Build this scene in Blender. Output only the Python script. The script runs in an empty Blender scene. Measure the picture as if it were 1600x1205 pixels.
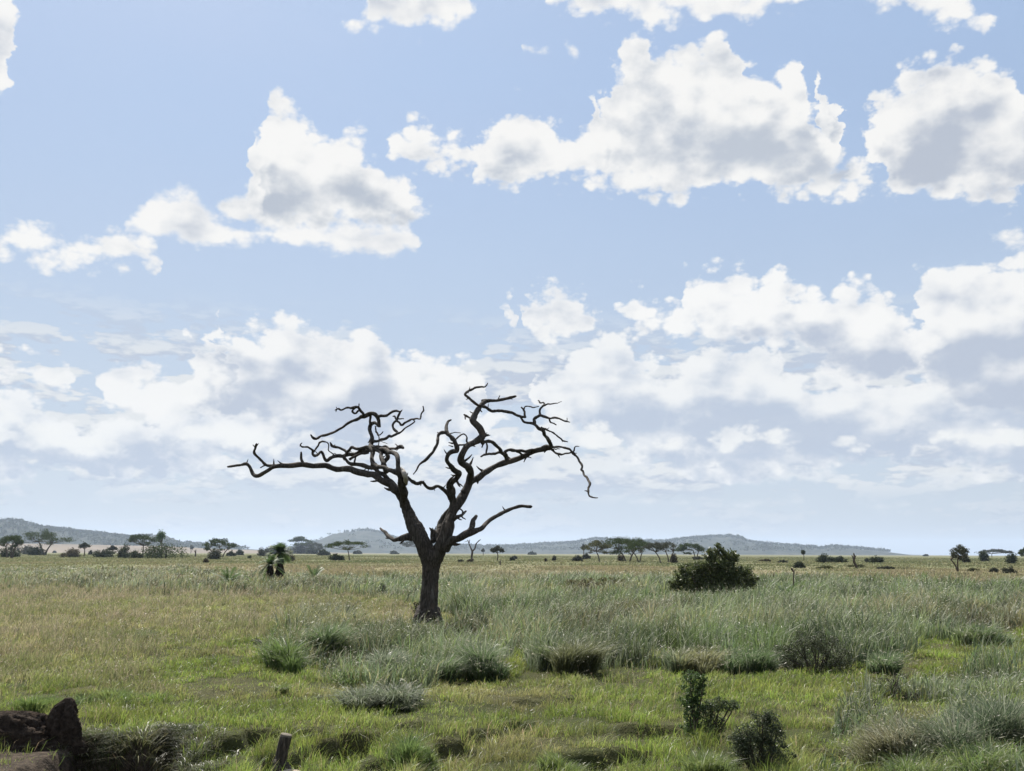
import bpy, math, random
import numpy as np
from mathutils import Vector, Matrix

# ------------------------------------------------------------------ camera
sc = bpy.context.scene
R = math.radians
CAM_H = 2.5
FPX = 1500.0                      # focal length in photograph pixels (1600 wide)
PITCH = math.atan(262.0 / FPX)
ROLL = R(0.22)
cd = bpy.data.cameras.new("camera")
cam = bpy.data.objects.new("camera", cd)
sc.collection.objects.link(cam)
cd.sensor_fit = 'HORIZONTAL'
cd.sensor_width = 36.0
cd.lens = 36.0 * FPX / 1600.0
cd.clip_start = 0.1
cd.clip_end = 60000
CM = Matrix.Rotation(R(90) + PITCH, 4, 'X') @ Matrix.Rotation(ROLL, 4, 'Z')
CM.translation = (0, 0, CAM_H)
cam.matrix_world = CM
sc.camera = cam
CR = np.array(CM.to_3x3())


def ray(px, py):
    d = CR @ np.array([(px - 800.0) / FPX, (602.5 - py) / FPX, -1.0])
    return d


def azel(px, py):
    d = ray(px, py)
    return math.degrees(math.atan2(d[0], d[1])), math.degrees(math.atan2(d[2], math.hypot(d[0], d[1])))


# ------------------------------------------------------------------ light
SUN_EL, SUN_AZ = R(54), R(-22)     # azimuth measured from +Y towards +X
sun_dir = Vector((math.sin(SUN_AZ) * math.cos(SUN_EL), math.cos(SUN_AZ) * math.cos(SUN_EL), math.sin(SUN_EL)))
sl = bpy.data.lights.new("sun", 'SUN')
sl.energy = 5.0
sl.angle = R(0.53)
sl.color = (1.0, 0.95, 0.87)
so = bpy.data.objects.new("sun", sl)
so.rotation_euler = sun_dir.to_track_quat('Z', 'Y').to_euler()
sc.collection.objects.link(so)

sc.view_settings.view_transform = 'Standard'
sc.view_settings.look = 'None'
sc.view_settings.exposure = 0.85
sc.view_settings.gamma = 1.0
sc.cycles.max_bounces = 6
sc.cycles.diffuse_bounces = 3
sc.cycles.transmission_bounces = 4
sc.cycles.volume_bounces = 0
sc.cycles.transparent_max_bounces = 8
sc.cycles.use_denoising = True
sc.cycles.denoising_prefilter = 'ACCURATE'
sc.cycles.use_adaptive_sampling = True
sc.cycles.adaptive_threshold = 0.012

# ------------------------------------------------------------------ sky
world = bpy.data.worlds.new("World")
sc.world = world
world.use_nodes = True
world.cycles.sampling_method = 'MANUAL'
world.cycles.sample_map_resolution = 256
NT = world.node_tree
NT.nodes.clear()


class S:
    """a socket with arithmetic"""
    tree = NT

    def __init__(self, s): self.s = s

    @staticmethod
    def put(inp, v):
        if isinstance(v, S): S.tree.links.new(v.s, inp)
        else: inp.default_value = v

    @staticmethod
    def m(op, *a, clamp=False):
        n = S.tree.nodes.new('ShaderNodeMath'); n.operation = op; n.use_clamp = clamp
        for i, v in enumerate(a): S.put(n.inputs[i], v)
        return S(n.outputs[0])

    def __add__(a, b): return S.m('ADD', a, b)
    __radd__ = __add__
    def __sub__(a, b): return S.m('SUBTRACT', a, b)
    def __rsub__(a, b): return S.m('SUBTRACT', b, a)
    def __mul__(a, b): return S.m('MULTIPLY', a, b)
    __rmul__ = __mul__
    def __truediv__(a, b): return S.m('DIVIDE', a, b)


def smin(a, b): return S.m('MINIMUM', a, b)
def smax(a, b): return S.m('MAXIMUM', a, b)


def sstep(v, lo, hi, a=0.0, b=1.0):
    n = S.tree.nodes.new('ShaderNodeMapRange'); n.interpolation_type = 'SMOOTHSTEP'
    for k, x in ((0, v), (1, lo), (2, hi), (3, a), (4, b)): S.put(n.inputs[k], x)
    return S(n.outputs[0])


def mixc(f, a, b):
    n = S.tree.nodes.new('ShaderNodeMix'); n.data_type = 'RGBA'
    S.put(n.inputs[0], f)
    for k, x in ((6, a), (7, b)):
        if isinstance(x, tuple): x = (*x[:3], 1.0)
        S.put(n.inputs[k], x)
    return S(n.outputs[2])


def comb(x, y, z):
    n = S.tree.nodes.new('ShaderNodeCombineXYZ')
    for k, v in enumerate((x, y, z)): S.put(n.inputs[k], v)
    return S(n.outputs[0])


def sep(v):
    n = S.tree.nodes.new('ShaderNodeSeparateXYZ'); S.put(n.inputs[0], v)
    return [S(o) for o in n.outputs]


def noise(v, scale, detail=5, rough=0.55, lac=2.0, dist=0.0, color=False):
    n = S.tree.nodes.new('ShaderNodeTexNoise'); n.noise_dimensions = '2D'
    S.put(n.inputs['Vector'], v)
    n.inputs['Scale'].default_value = scale; n.inputs['Detail'].default_value = detail
    n.inputs['Roughness'].default_value = rough; n.inputs['Lacunarity'].default_value = lac
    n.inputs['Distortion'].default_value = dist
    return S(n.outputs['Color' if color else 'Fac'])


def voro(v, scale, detail=2, rough=0.5):
    n = S.tree.nodes.new('ShaderNodeTexVoronoi'); n.feature = 'F1'; n.voronoi_dimensions = '2D'
    S.put(n.inputs['Vector'], v)
    n.inputs['Scale'].default_value = scale; n.inputs['Detail'].default_value = detail
    n.inputs['Roughness'].default_value = rough
    return S(n.outputs['Distance'])


tc = NT.nodes.new('ShaderNodeTexCoord')
dx, dy, dz = sep(S(tc.outputs['Generated']))
AZ = S.m('ARCTAN2', dx, dy) * 57.29578
EL = S.m('ARCSINE', dz) * 57.29578
QW = 2.3                                    # cloud puffs are flatter low down


def profile(az, pts):
    """a curve of elevation over azimuth through points given in degrees"""
    n = S.tree.nodes.new('ShaderNodeFloatCurve')
    c = n.mapping.curves[0]
    pts = sorted(pts)
    P = [(min(max((a + 31) / 62, 0), 1), min(max((e + 10) / 60, 0), 1)) for a, e in pts]
    c.points[0].location = (P[0][0], P[0][1]); c.points[1].location = (P[-1][0], P[-1][1])
    for q in P[1:-1]: c.points.new(*q)
    for q in c.points: q.handle_type = 'VECTOR'
    n.mapping.update()
    S.put(n.inputs['Value'], (az + 31.0) * (1 / 62.0))
    return S(n.outputs[0]) * 60.0 + (-10.0)


def closed(cloud, top):
    """one cloud's top and bottom outlines, px -> degrees, pinched shut at both ends"""
    t = [azel(*p) for p in cloud[0]]; b = [azel(*p) for p in cloud[1]]
    x0, x1 = max(t[0][0], b[0][0]) if False else min(t[0][0], b[0][0]), max(t[-1][0], b[-1][0])
    m0 = (t[0][1] + b[0][1]) / 2; m1 = (t[-1][1] + b[-1][1]) / 2
    L = t if top else b
    L = [(a, e) for a, e in L]
    L[0] = (x0, L[0][1]); L[-1] = (x1, L[-1][1])
    s = -4.0 if top else 4.0
    return [(x0 - 0.8, m0 + s)] + L + [(x1 + 0.8, m1 + s)]


def outlines(clouds):
    tp, bt = [], []
    for c in sorted(clouds, key=lambda c: c[0][0][0]):
        t, b = closed(c, True), closed(c, False)
        if tp and t[0][0] < tp[-1][0] + 0.1:          # near neighbours share one gap
            m = (t[1][0] + tp[-2][0]) / 2
            tp[-1] = (m, min(tp[-1][1], t[0][1]) + 1.5); bt[-1] = (m, max(bt[-1][1], b[0][1]) - 1.5)
            t = t[1:]; b = b[1:]
        tp += t; bt += b
    return tp, bt


LIT, SHD = (9.3, 9.25, 9.1), (5.5, 5.95, 6.8)


def field(az, el, q, tp, bt, amp, bil, wz, bl):
    """signed depth inside the outline, in degrees, with warped, cauliflower edges"""
    wx, wy, _ = wz
    a = az + (wx - 0.5) * (amp * 2.0)
    e = el + (wy - 0.5) * amp
    t = profile(a, tp); b = profile(a, bt)
    f = smin(t - e, (e - b) * 1.25)
    return f + (bl * bil), (t - e) / smax(t - b + 0.3, 0.5)


def position(az, el, det):
    """a direction's noise terms"""
    v = comb(az * 0.01745, el * 0.026, 0.0)
    w1 = sep(noise(v, 16.5, det, 0.575, color=True))
    b1 = 0.40 - voro(v, 31.0, 3, 0.5)
    return w1, b1, noise(v, 55.0, 5, 0.55)


DA, DE = -0.70, 1.0                        # a step towards the sun, in degrees
P0 = position(AZ, EL, 6)
AZ2, EL2 = AZ + DA, EL + DE
P1 = position(AZ2, EL2, 4.5)
NL = noise(comb(AZ * 0.01745, EL * 0.024, 0.0), 8.0, 3, 0.55) - 0.5


_v0 = comb(AZ * 0.01745, EL * 0.026, 0.0); _v1 = comb((AZ - 1.0) * 0.01745, (EL + 1.5) * 0.026, 0.0)
RELIEF = (P1[0][2] - P0[0][2]) * 0.6 + (noise(_v1, 13.0, 2, 0.5) - noise(_v0, 13.0, 2, 0.5)) * 1.5


def layer(base, clouds, amp=2.4, bil=1.6, soft=0.5, depth=2.6, grey=0.9, lit=LIT, shd=SHD, opac=1.0, bias=0.35):
    tp, bt = outlines(clouds)
    f0, h0 = field(AZ, EL, None, tp, bt, amp, bil, P0[0], P0[1])
    f1, h1 = field(AZ2, EL2, None, tp, bt, amp, bil, P1[0], P1[1])
    f0 = f0 + (P0[2] - 0.5) * (0.13 * amp) + bias
    f1 = f1 + bias
    a = sstep(f0, -0.05, soft) * opac
    dk = sstep(f1 * 0.5 + f0 * 0.5 + NL * 2.5, -0.2, depth * 1.15)
    dk = dk * (sstep(h1 + NL * 1.1, -0.05, 0.8) * 0.9 + 0.1)
    rel = (P0[1] - P1[1]) * 0.9 + (P0[2] - P1[2]) * 0.55
    g = dk * grey + (RELIEF * 1.5 - rel * 0.42) * (sstep(f0, 0.0, 1.6) * 0.8 + 0.2) + 0.06
    g = sstep(g, -0.12, 1.45)
    col = mixc(g, lit, shd)
    return mixc(a, base, col)


nish = NT.nodes.new('ShaderNodeTexSky')
nish.sky_type = 'NISHITA'; nish.sun_disc = False
nish.sun_elevation = SUN_EL; nish.sun_rotation = SUN_AZ
nish.air_density = 1.0; nish.dust_density = 1.6; nish.ozone_density = 1.3
sky = S(nish.outputs[0])
# thin high veil that pales the blue, more of it low down
veil = noise(comb(AZ * 0.02, EL * 0.05, 0.0), 3.0, 3, 0.5)
sky = mixc(sstep(EL, 2.0, 26.0, 0.88, 0.74) + (veil - 0.5) * 0.25, sky, mixc(sstep(EL, 0.0, 30.0), (5.8, 6.6, 7.6), (4.35, 5.85, 8.35)))

# far, low bands of small cumulus seen through air
lowv = comb(AZ * 0.01745, 0.0, EL * 0.060)
for k, (z0, z1, z2, z3, sc_, th, op, lc, s_) in enumerate((
        (0.5, 1.5, 4.0, 7.5, 9.0, 0.50, 0.55, (6.6, 7.0, 7.5), (4.9, 5.5, 6.5)),
        (2.5, 4.5, 10.0, 15.0, 6.0, 0.38, 0.9, (7.9, 8.1, 8.2), (5.2, 5.8, 6.9)))):
    for (o, d) in ((7.3 * k + 1.7, 1.0),):
        va = comb(AZ * 0.01745 + o, EL * 0.055, 0.0)
        vb = comb(AZ * 0.01745 + o - 0.004, EL * 0.055 + 0.030, 0.0)
        n0 = noise(va, sc_, 9, 0.60) - voro(va, sc_ * 4, 2, 0.6) * 0.16
        n1 = noise(vb, sc_, 9, 0.60) - voro(vb, sc_ * 4, 2, 0.6) * 0.16
        env = sstep(EL, z0, z1) * sstep(EL, z2, z3, 1.0, 0.0)
        den = n0 + 0.10 * env - th
        a_ = sstep(den, 0.0, 0.07) * env * op
        gr = sstep(n1 - n0 + 0.06, -0.03, 0.12)
        sky = mixc(a_, sky, mixc(gr, lc, s_))
# clouds, each as (top outline, bottom outline) traced from the photograph in its pixels
N = -90
far_mid = [
    ([(-60, 640), (0, 632), (60, 628), (110, 650), (170, 665), (240, 640), (330, 620), (430, 600), (520, 575), (600, 590), (680, 600), (760, 640), (800, 690)],
     [(-60, 735), (60, 742), (200, 738), (330, 735), (500, 705), (650, 700), (740, 690), (800, 700)]),
    ([(835, 600), (880, 555), (930, 525), (965, 515), (1000, 540), (1040, 590), (1070, 575), (1110, 548), (1180, 540), (1240, 600), (1300, 590), (1400, 600), (1660, 580)],
     [(835, 640), (900, 680), (1000, 725), (1120, 745), (1260, 735), (1400, 700), (1520, 735), (1660, 740)]),
]
mid = [
    ([(-60, 545), (0, 550), (50, 562), (100, 580), (130, 596)], [(-60, 585), (0, 590), (60, 598), (130, 600)]),
    ([(130, 600), (150, 588), (190, 572), (235, 578), (270, 590), (320, 556), (345, 545), (312, 512), (345, 500), (400, 506), (430, 510), (450, 490), (500, 528),
      (535, 520), (580, 512), (610, 540), (645, 568), (690, 562), (740, 570), (770, 600)],
     [(130, 610), (170, 640), (250, 650), (330, 640), (450, 668), (600, 660), (700, 645), (770, 625)]),
    ([(780, 478), (800, 470), (815, 500)], [(780, 490), (800, 515), (815, 505)]),
    ([(822, 500), (835, 462), (860, 447), (885, 455), (915, 485), (940, 515)], [(822, 515), (850, 530), (900, 528), (940, 520)]),
]
mid_right = [
    ([(950, 480), (985, 458), (1010, 470), (1040, 482), (1066, 478), (1068, 428), (1100, 428), (1130, 418), (1160, 432), (1190, 450), (1222, 418), (1245, 445),
      (1290, 470), (1322, 446), (1370, 448), (1395, 480), (1425, 520), (1450, 560)],
     [(950, 490), (1000, 510), (1060, 522), (1150, 534), (1240, 532), (1300, 585), (1380, 592), (1450, 590)]),
]
right_tower = [
    ([(1405, 560), (1425, 450), (1455, 425), (1495, 405), (1530, 398), (1560, 405), (1600, 400), (1660, 400)],
     [(1405, 575), (1440, 600), (1500, 640), (1560, 655), (1660, 665)]),
]
top_wisp = [([(1548, 372), (1575, 362), (1600, 370), (1660, 360)], [(1548, 376), (1580, 392), (1610, 400), (1660, 400)])]
strip = [
    ([(200, 350), (215, 328), (240, 306), (275, 297), (310, 303), (332, 320), (350, 340), (420, 345), (560, 345), (640, 350), (652, 375)],
     [(200, 362), (240, 377), (330, 382), (400, 378), (490, 382), (540, 398), (600, 402), (652, 392)]),
    ([(825, 75), (838, 72), (852, 80)], [(825, 78), (838, 86), (852, 84)]),
    ([(876, 76), (890, 72), (902, 80)], [(876, 80), (890, 86), (902, 83)]),
]
tower_left = [
    ([(-60, 368), (0, 366), (40, 354), (75, 372), (100, 388), (140, 376), (172, 362), (205, 375), (228, 378), (250, 395)],
     [(-60, 385), (0, 398), (45, 412), (100, 416), (170, 412), (250, 412)]),
    ([(330, 325), (352, 310), (372, 292), (388, 262), (402, 225), (403, 180), (418, 158), (437, 150), (458, 162), (478, 192), (492, 216), (508, 222),
      (520, 203), (540, 197), (562, 207), (588, 232), (608, 262), (638, 282), (658, 302), (672, 322)],
     [(330, 330), (380, 348), (450, 350), (560, 350), (640, 350), (672, 332)]),
]
big = [
    ([(738, 245), (755, 215), (778, 185), (805, 165), (828, 160), (850, 158), (868, 182), (885, 208), (905, 208), (925, 188), (945, 160), (938, 118), (958, 98), (972, 92),
      (980, 48), (998, 33), (1030, 40), (1036, 70), (1060, 72), (1095, 62), (1128, 45), (1152, 48), (1158, 90), (1182, 108), (1212, 125), (1230, 95),
      (1250, 84), (1282, 92), (1296, 120), (1272, 160), (1282, 192), (1312, 216), (1345, 235), (1392, 268), (1420, 290)],
     [(738, 275), (770, 292), (850, 296), (880, 286), (960, 300), (1060, 308), (1100, 300), (1150, 288), (1200, 306), (1300, 304), (1420, 306)]),
]
right_head = [
    ([(612, 222), (622, 202), (648, 194), (678, 212), (700, 205), (738, 230)], [(612, 238), (650, 266), (700, 272), (738, 262)]),
    ([(1343, 175), (1350, 150), (1372, 136), (1392, 134), (1400, 115), (1440, 100), (1482, 96), (1520, 104), (1562, 94), (1582, 102), (1600, 140), (1660, 150)],
     [(1343, 180), (1368, 235), (1378, 262), (1392, 298), (1450, 310), (1600, 316), (1660, 316)]),
]
top_edge = [
    ([(538, 36), (555, 20), (575, 4), (600, N), (700, N), (740, 6), (758, 22)], [(538, 40), (600, 46), (640, 54), (700, 44), (758, 28)]),
    ([(845, N), (900, N), (1100, N), (1270, N)], [(845, 0), (900, 22), (960, 34), (1050, 40), (1100, 32), (1170, 26), (1270, 2)]),
    ([(1342, N), (1450, N), (1660, N)], [(1342, 0), (1400, 22), (1460, 36), (1530, 54), (1660, 50)]),
    ([(-70, N), (-20, N), (12, N), (34, 30)], [(-70, 170), (0, 165), (14, 140), (34, 70)]),
]
H1, H2 = (8.5, 8.55, 8.5), (5.0, 5.6, 6.7)
plain = sky


def row(seed, base, wmin, wmax, hmin, hmax, gap):
    """a rank of small flat based cumulus along one height"""
    r = random.Random(seed); x = -120; out = []
    while x < 1700:
        w = r.uniform(wmin, wmax); h = r.uniform(hmin, hmax) * min(1.0, w / 130); b = base + r.uniform(-9, 9)
        n = max(4, int(w / 22))
        top = [(x + w * k / n, b - h * (math.sin(math.pi * k / n) ** 0.6) * r.uniform(0.55, 1.1) - 2) for k in range(n + 1)]
        out.append((top, [(x, b), (x + w * 0.5, b + r.uniform(0, 5)), (x + w, b)]))
        x += w + 42 + r.uniform(0, gap)
    return out


sky = layer(sky, row(5, 788, 40, 160, 8, 26, 120), amp=0.9, bil=0.7, soft=0.9, depth=1.2, grey=0.7, lit=(7.9, 8.2, 8.4), shd=(5.7, 6.3, 7.1), opac=0.8, bias=0.3)
sky = layer(sky, row(11, 748, 80, 260, 18, 48, 60), amp=1.2, bil=1.1, soft=0.80, depth=1.1, grey=1.30, lit=(8.0, 8.3, 8.5), shd=(5.4, 6.1, 7.2), opac=0.8, bias=0.65)
sky = layer(sky, far_mid, amp=2.8, bil=2.1, soft=0.90, depth=1.7, grey=1.40, lit=(9.0, 9.1, 9.1), shd=(5.1, 5.8, 7.0), opac=0.95, bias=1.30)
sky = layer(sky, row(23, 702, 120, 330, 30, 75, 50), amp=1.6, bil=1.5, soft=0.80, depth=1.3, grey=1.40, lit=(9.0, 9.1, 9.0), shd=(5.0, 5.7, 6.9), opac=0.9, bias=0.60)
sky = layer(sky, mid, amp=1.9, bil=1.80, soft=0.85, depth=1.9, grey=1.35, lit=(9.2, 9.2, 9.1), shd=H2, opac=0.97, bias=1.00)
sky = layer(sky, right_tower, amp=2.1, bil=1.8, soft=0.80, depth=2.8, grey=1.35, lit=(9.3, 9.3, 9.2), shd=H2, opac=0.98, bias=0.85)
sky = layer(sky, mid_right, amp=1.7, bil=1.80, soft=0.85, depth=1.8, grey=1.35, lit=(9.4, 9.4, 9.3), shd=H2, bias=0.95)
sky = layer(sky, strip + top_wisp, amp=0.9, bil=1.10, soft=0.90, depth=2.2, grey=0.8, bias=0.70)
sky = layer(sky, tower_left, amp=1.4, bil=1.50, soft=0.95, depth=2.6, grey=1.35, bias=0.90, shd=(4.9, 5.4, 6.2))
sky = layer(sky, big, amp=1.9, bil=2.00, soft=1.00, depth=3.6, grey=1.15, bias=0.90, shd=(5.2, 5.7, 6.5))
sky = layer(sky, right_head, amp=1.6, bil=1.80, soft=0.90, depth=3.0, grey=1.30, bias=0.95, shd=(4.9, 5.4, 6.3))
sky = layer(sky, top_edge, amp=1.6, bil=1.40, soft=1.00, depth=5.0, grey=0.7, bias=0.60)
# away from the traced part of the sky the same broken cumulus, in broad strokes
bn = noise(comb(AZ * 0.03, EL * 0.05, 0.0), 1.6, 3, 0.6)
rest = mixc(sstep(bn, 0.50, 0.56), plain, mixc(sstep(bn, 0.56, 0.70), LIT, SHD))


def background(col):
    b = NT.nodes.new('ShaderNodeBackground')
    b.inputs['Strength'].default_value = 0.055
    S.put(b.inputs['Color'], col)
    return b


inside = S.m('LESS_THAN', S.m('ABSOLUTE', AZ), 31.5) * S.m('LESS_THAN', S.m('ABSOLUTE', EL - 16.5), 18.5)
ms = NT.nodes.new('ShaderNodeMixShader')
S.put(ms.inputs[0], inside)
NT.links.new(background(rest).outputs[0], ms.inputs[1])
NT.links.new(background(sky).outputs[0], ms.inputs[2])
wo = NT.nodes.new('ShaderNodeOutputWorld')
NT.links.new(ms.outputs[0], wo.inputs['Surface'])

# ------------------------------------------------------------------ helpers
rng = np.random.default_rng(7)


def horizon(px): return 864.5 + (px - 800.0) * math.tan(R(0.22))


def at(px, py, dist):
    """point on the photograph's ray at a distance along +Y"""
    d = ray(px, py)
    return np.array([0, 0, CAM_H]) + d * (dist / d[1])


def ground(px, py, z=0.0):
    d = ray(px, py)
    t = (z - CAM_H) / min(d[2], -1e-4)
    return np.array([0, 0, CAM_H]) + d * t


def to_px(P):
    q = (np.asarray(P, float) - np.array([0, 0, CAM_H])) @ CR
    w = np.maximum(-q[..., 2], 1e-3)
    return 800 + FPX * q[..., 0] / w, 602.5 - FPX * q[..., 1] / w


def _h(i, j, s):
    n = (i * 374761393 + j * 668265263 + s * 974634777) & 0x7fffffff
    n = ((n ^ (n >> 13)) * 1274126177) & 0x7fffffff
    return ((n ^ (n >> 16)) & 0xffff) / 65535.0


def vnoise(x, y, s=0):
    x = np.asarray(x, float); y = np.asarray(y, float)
    i = np.floor(x).astype(np.int64); j = np.floor(y).astype(np.int64)
    u = x - i; v = y - j
    u = u * u * (3 - 2 * u); v = v * v * (3 - 2 * v)
    return (_h(i, j, s) * (1 - u) * (1 - v) + _h(i + 1, j, s) * u * (1 - v)
            + _h(i, j + 1, s) * (1 - u) * v + _h(i + 1, j + 1, s) * u * v)


def fbm(x, y, o=4, s=0):
    r = 0; a = 0.5; t = 0
    for k in range(o):
        r = r + a * vnoise(x * 2 ** k, y * 2 ** k, s + k); t += a; a *= 0.5
    return r / t


def step01(x, a, b):
    t = np.clip((x - a) / (b - a), 0, 1)
    return t * t * (3 - 2 * t)


def sdpoly(px, py, poly):
    """signed distance to a polygon, negative inside"""
    d = np.full(np.shape(px), 1e9); ins = np.zeros(np.shape(px), bool)
    n = len(poly)
    for k in range(n):
        ax, ay = poly[k]; bx, by = poly[(k + 1) % n]
        ex, ey = bx - ax, by - ay
        t = np.clip(((px - ax) * ex + (py - ay) * ey) / (ex * ex + ey * ey + 1e-12), 0, 1)
        d = np.minimum(d, np.hypot(px - ax - t * ex, py - ay - t * ey))
        c = ((ay > py) != (by > py)) & (px < (bx - ax) * (py - ay) / ((by - ay) if by != ay else 1e-9) + ax)
        ins ^= c
    return np.where(ins, -d, d)


def mesh_obj(name, V, F, mat, parent=None, col=None, smooth=False, uv=None):
    """V (n,3); F list of arrays, each (m,3) or (m,4)"""
    me = bpy.data.meshes.new(name)
    V = np.asarray(V, np.float32)
    if not isinstance(F, list): F = [F]
    F = [np.asarray(f, np.int32) for f in F if len(f)]
    me.vertices.add(len(V)); me.vertices.foreach_set('co', V.ravel())
    nl = sum(f.size for f in F); nf = sum(len(f) for f in F)
    me.loops.add(nl); me.polygons.add(nf)
    me.loops.foreach_set('vertex_index', np.concatenate([f.ravel() for f in F]))
    st = []; o = 0
    for f in F:
        st.append(o + np.arange(len(f)) * f.shape[1]); o += f.size
    me.polygons.foreach_set('loop_start', np.concatenate(st).astype(np.int32))
    if smooth: me.polygons.foreach_set('use_smooth', np.ones(nf, bool))
    if col is not None:
        a = me.color_attributes.new('col', 'FLOAT_COLOR', 'POINT')
        c = np.ones((len(V), 4), np.float32); c[:, :np.shape(col)[1]] = col
        a.data.foreach_set('color', c.ravel())
    me.update(calc_edges=True); me.validate()
    ob = bpy.data.objects.new(name, me)
    sc.collection.objects.link(ob)
    if mat: me.materials.append(mat)
    if parent is not None:
        ob.parent = parent
        ob.matrix_parent_inverse = parent.matrix_world.inverted() if False else Matrix.Translation(-parent.location)
    return ob


def thing(name, label, cat, loc, group=None):
    o = bpy.data.objects.new(name, None)
    o.empty_display_size = 0.3
    o.location = tuple(float(v) for v in loc)
    sc.collection.objects.link(o)
    o['label'] = label; o['category'] = cat
    if group: o['group'] = group
    return o


def material(name):
    m = bpy.data.materials.new(name); m.use_nodes = True
    m.node_tree.nodes.clear(); S.tree = m.node_tree
    return m


def node(t, **kw):
    n = S.tree.nodes.new(t)
    for k, v in kw.items(): setattr(n, k, v)
    return n


def finish(shader):
    o = node('ShaderNodeOutputMaterial'); S.tree.links.new(shader, o.inputs['Surface'])


def principled(col, rough=0.8, spec=0.3, bump=None, dist=0.02, bstr=1.0):
    p = node('ShaderNodeBsdfPrincipled')
    S.put(p.inputs['Base Color'], (*col, 1.0) if isinstance(col, tuple) else col)
    S.put(p.inputs['Roughness'], rough); S.put(p.inputs['Specular IOR Level'], spec)
    if bump is not None:
        b = node('ShaderNodeBump'); b.inputs['Distance'].default_value = dist; b.inputs['Strength'].default_value = bstr
        S.put(b.inputs['Height'], bump); S.tree.links.new(b.outputs[0], p.inputs['Normal'])
    return p


def attr(): return S(node('ShaderNodeAttribute', attribute_name='col').outputs['Color'])


def objco(scale=(1, 1, 1)):
    t = node('ShaderNodeTexCoord'); m = node('ShaderNodeMapping'); m.inputs['Scale'].default_value = scale
    S.tree.links.new(t.outputs['Object'], m.inputs[0]); return S(m.outputs[0])


def noise3(v, scale, detail=5, rough=0.55):
    n = node('ShaderNodeTexNoise'); S.put(n.inputs['Vector'], v)
    n.inputs['Scale'].default_value = scale; n.inputs['Detail'].default_value = detail; n.inputs['Roughness'].default_value = rough
    return S(n.outputs['Fac'])


def leaf_material(name, trans=0.45, rough=0.5, spec=0.5):
    m = material(name)
    c = attr()
    p = principled(c, rough, spec)
    t = node('ShaderNodeBsdfTranslucent')
    g = node('ShaderNodeGamma'); S.put(g.inputs['Color'], c); g.inputs['Gamma'].default_value = 0.86   # blades let through more than they reflect
    S.tree.links.new(g.outputs[0], t.inputs['Color'])
    x = node('ShaderNodeMixShader'); x.inputs[0].default_value = trans
    S.tree.links.new(p.outputs[0], x.inputs[1]); S.tree.links.new(t.outputs[0], x.inputs[2])
    finish(x.outputs[0]); return m


M_grass = leaf_material('grass_blades', 0.48, 0.42, 0.55)
M_leaf = leaf_material('leaves', 0.38, 0.5, 0.35)
M_far = leaf_material('far_leaves', 0.2, 0.8, 0.1)

M_bark = material('weathered_bark')
_v = objco((1, 1, 0.16)); _o = objco()
_n = noise3(_v, 26, 6, 0.65); _b = noise3(_o, 1.3, 3, 0.6); _f = noise3(_v, 9, 4, 0.6)
_c = mixc(sstep(_n, 0.35, 0.7), (0.018, 0.015, 0.012), (0.080, 0.067, 0.055))
_c = mixc(sstep(_b, 0.56, 0.72), _c, (0.085, 0.064, 0.048))
_c = mixc(sstep(noise3(_v, 5, 3, 0.6), 0.64, 0.72), _c, (0.10, 0.09, 0.078))
finish(principled(_c, 0.85, 0.25, _n * 0.5 + _f, 0.05).outputs[0])

M_pale = material('bare_pale_wood')
_n = noise3(objco((1, 1, 0.2)), 22, 5, 0.6)
finish(principled(mixc(_n, (0.22, 0.19, 0.16), (0.48, 0.44, 0.38)), 0.8, 0.2, _n, 0.03).outputs[0])

M_farbark = material('far_bark')
finish(principled((0.075, 0.060, 0.048), 0.9, 0.1).outputs[0])


# ------------------------------------------------------------------ ground
PIT = [ground(x, y)[:2] for x, y in ((-260, 1106), (0, 1106), (60, 1110), (118, 1124), (140, 1146), (215, 1150), (262, 1139), (300, 1146), (318, 1178), (345, 1260), (330, 1500), (-500, 1500))]
HOLES = [(566, 1142, 0.30, 0.8, 0.42), (530, 1150, 0.28, 0.7, 0.25), (425, 1140, 0.30, 0.6, 0.24), (485, 1134, 0.25, 0.5, 0.18), (372, 1150, 0.28, 0.7, 0.30),
         (722, 1160, 0.33, 0.7, 0.30), (760, 1146, 0.30, 0.6, 0.18), (905, 1180, 0.35, 0.6, 0.34), (690, 1186, 0.28, 0.5, 0.28), (640, 1128, 0.3, 0.5, 0.14),
         (1012, 1138, 0.45, 0.7, 0.16), (980, 1176, 0.3, 0.5, 0.2), (820, 1130, 0.4, 0.6, 0.13), (1120, 1175, 0.3, 0.5, 0.2), (1290, 1170, 0.4, 0.6, 0.2), (850, 1090, 0.6, 0.8, 0.12),
         (455, 1178, 0.3, 0.5, 0.22), (600, 1190, 0.3, 0.5, 0.2)]
HOLES = [(*ground(x, y)[:2], a, b, c) for x, y, a, b, c in HOLES]


PX0 = ground(128, 1150)[0]


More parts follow.
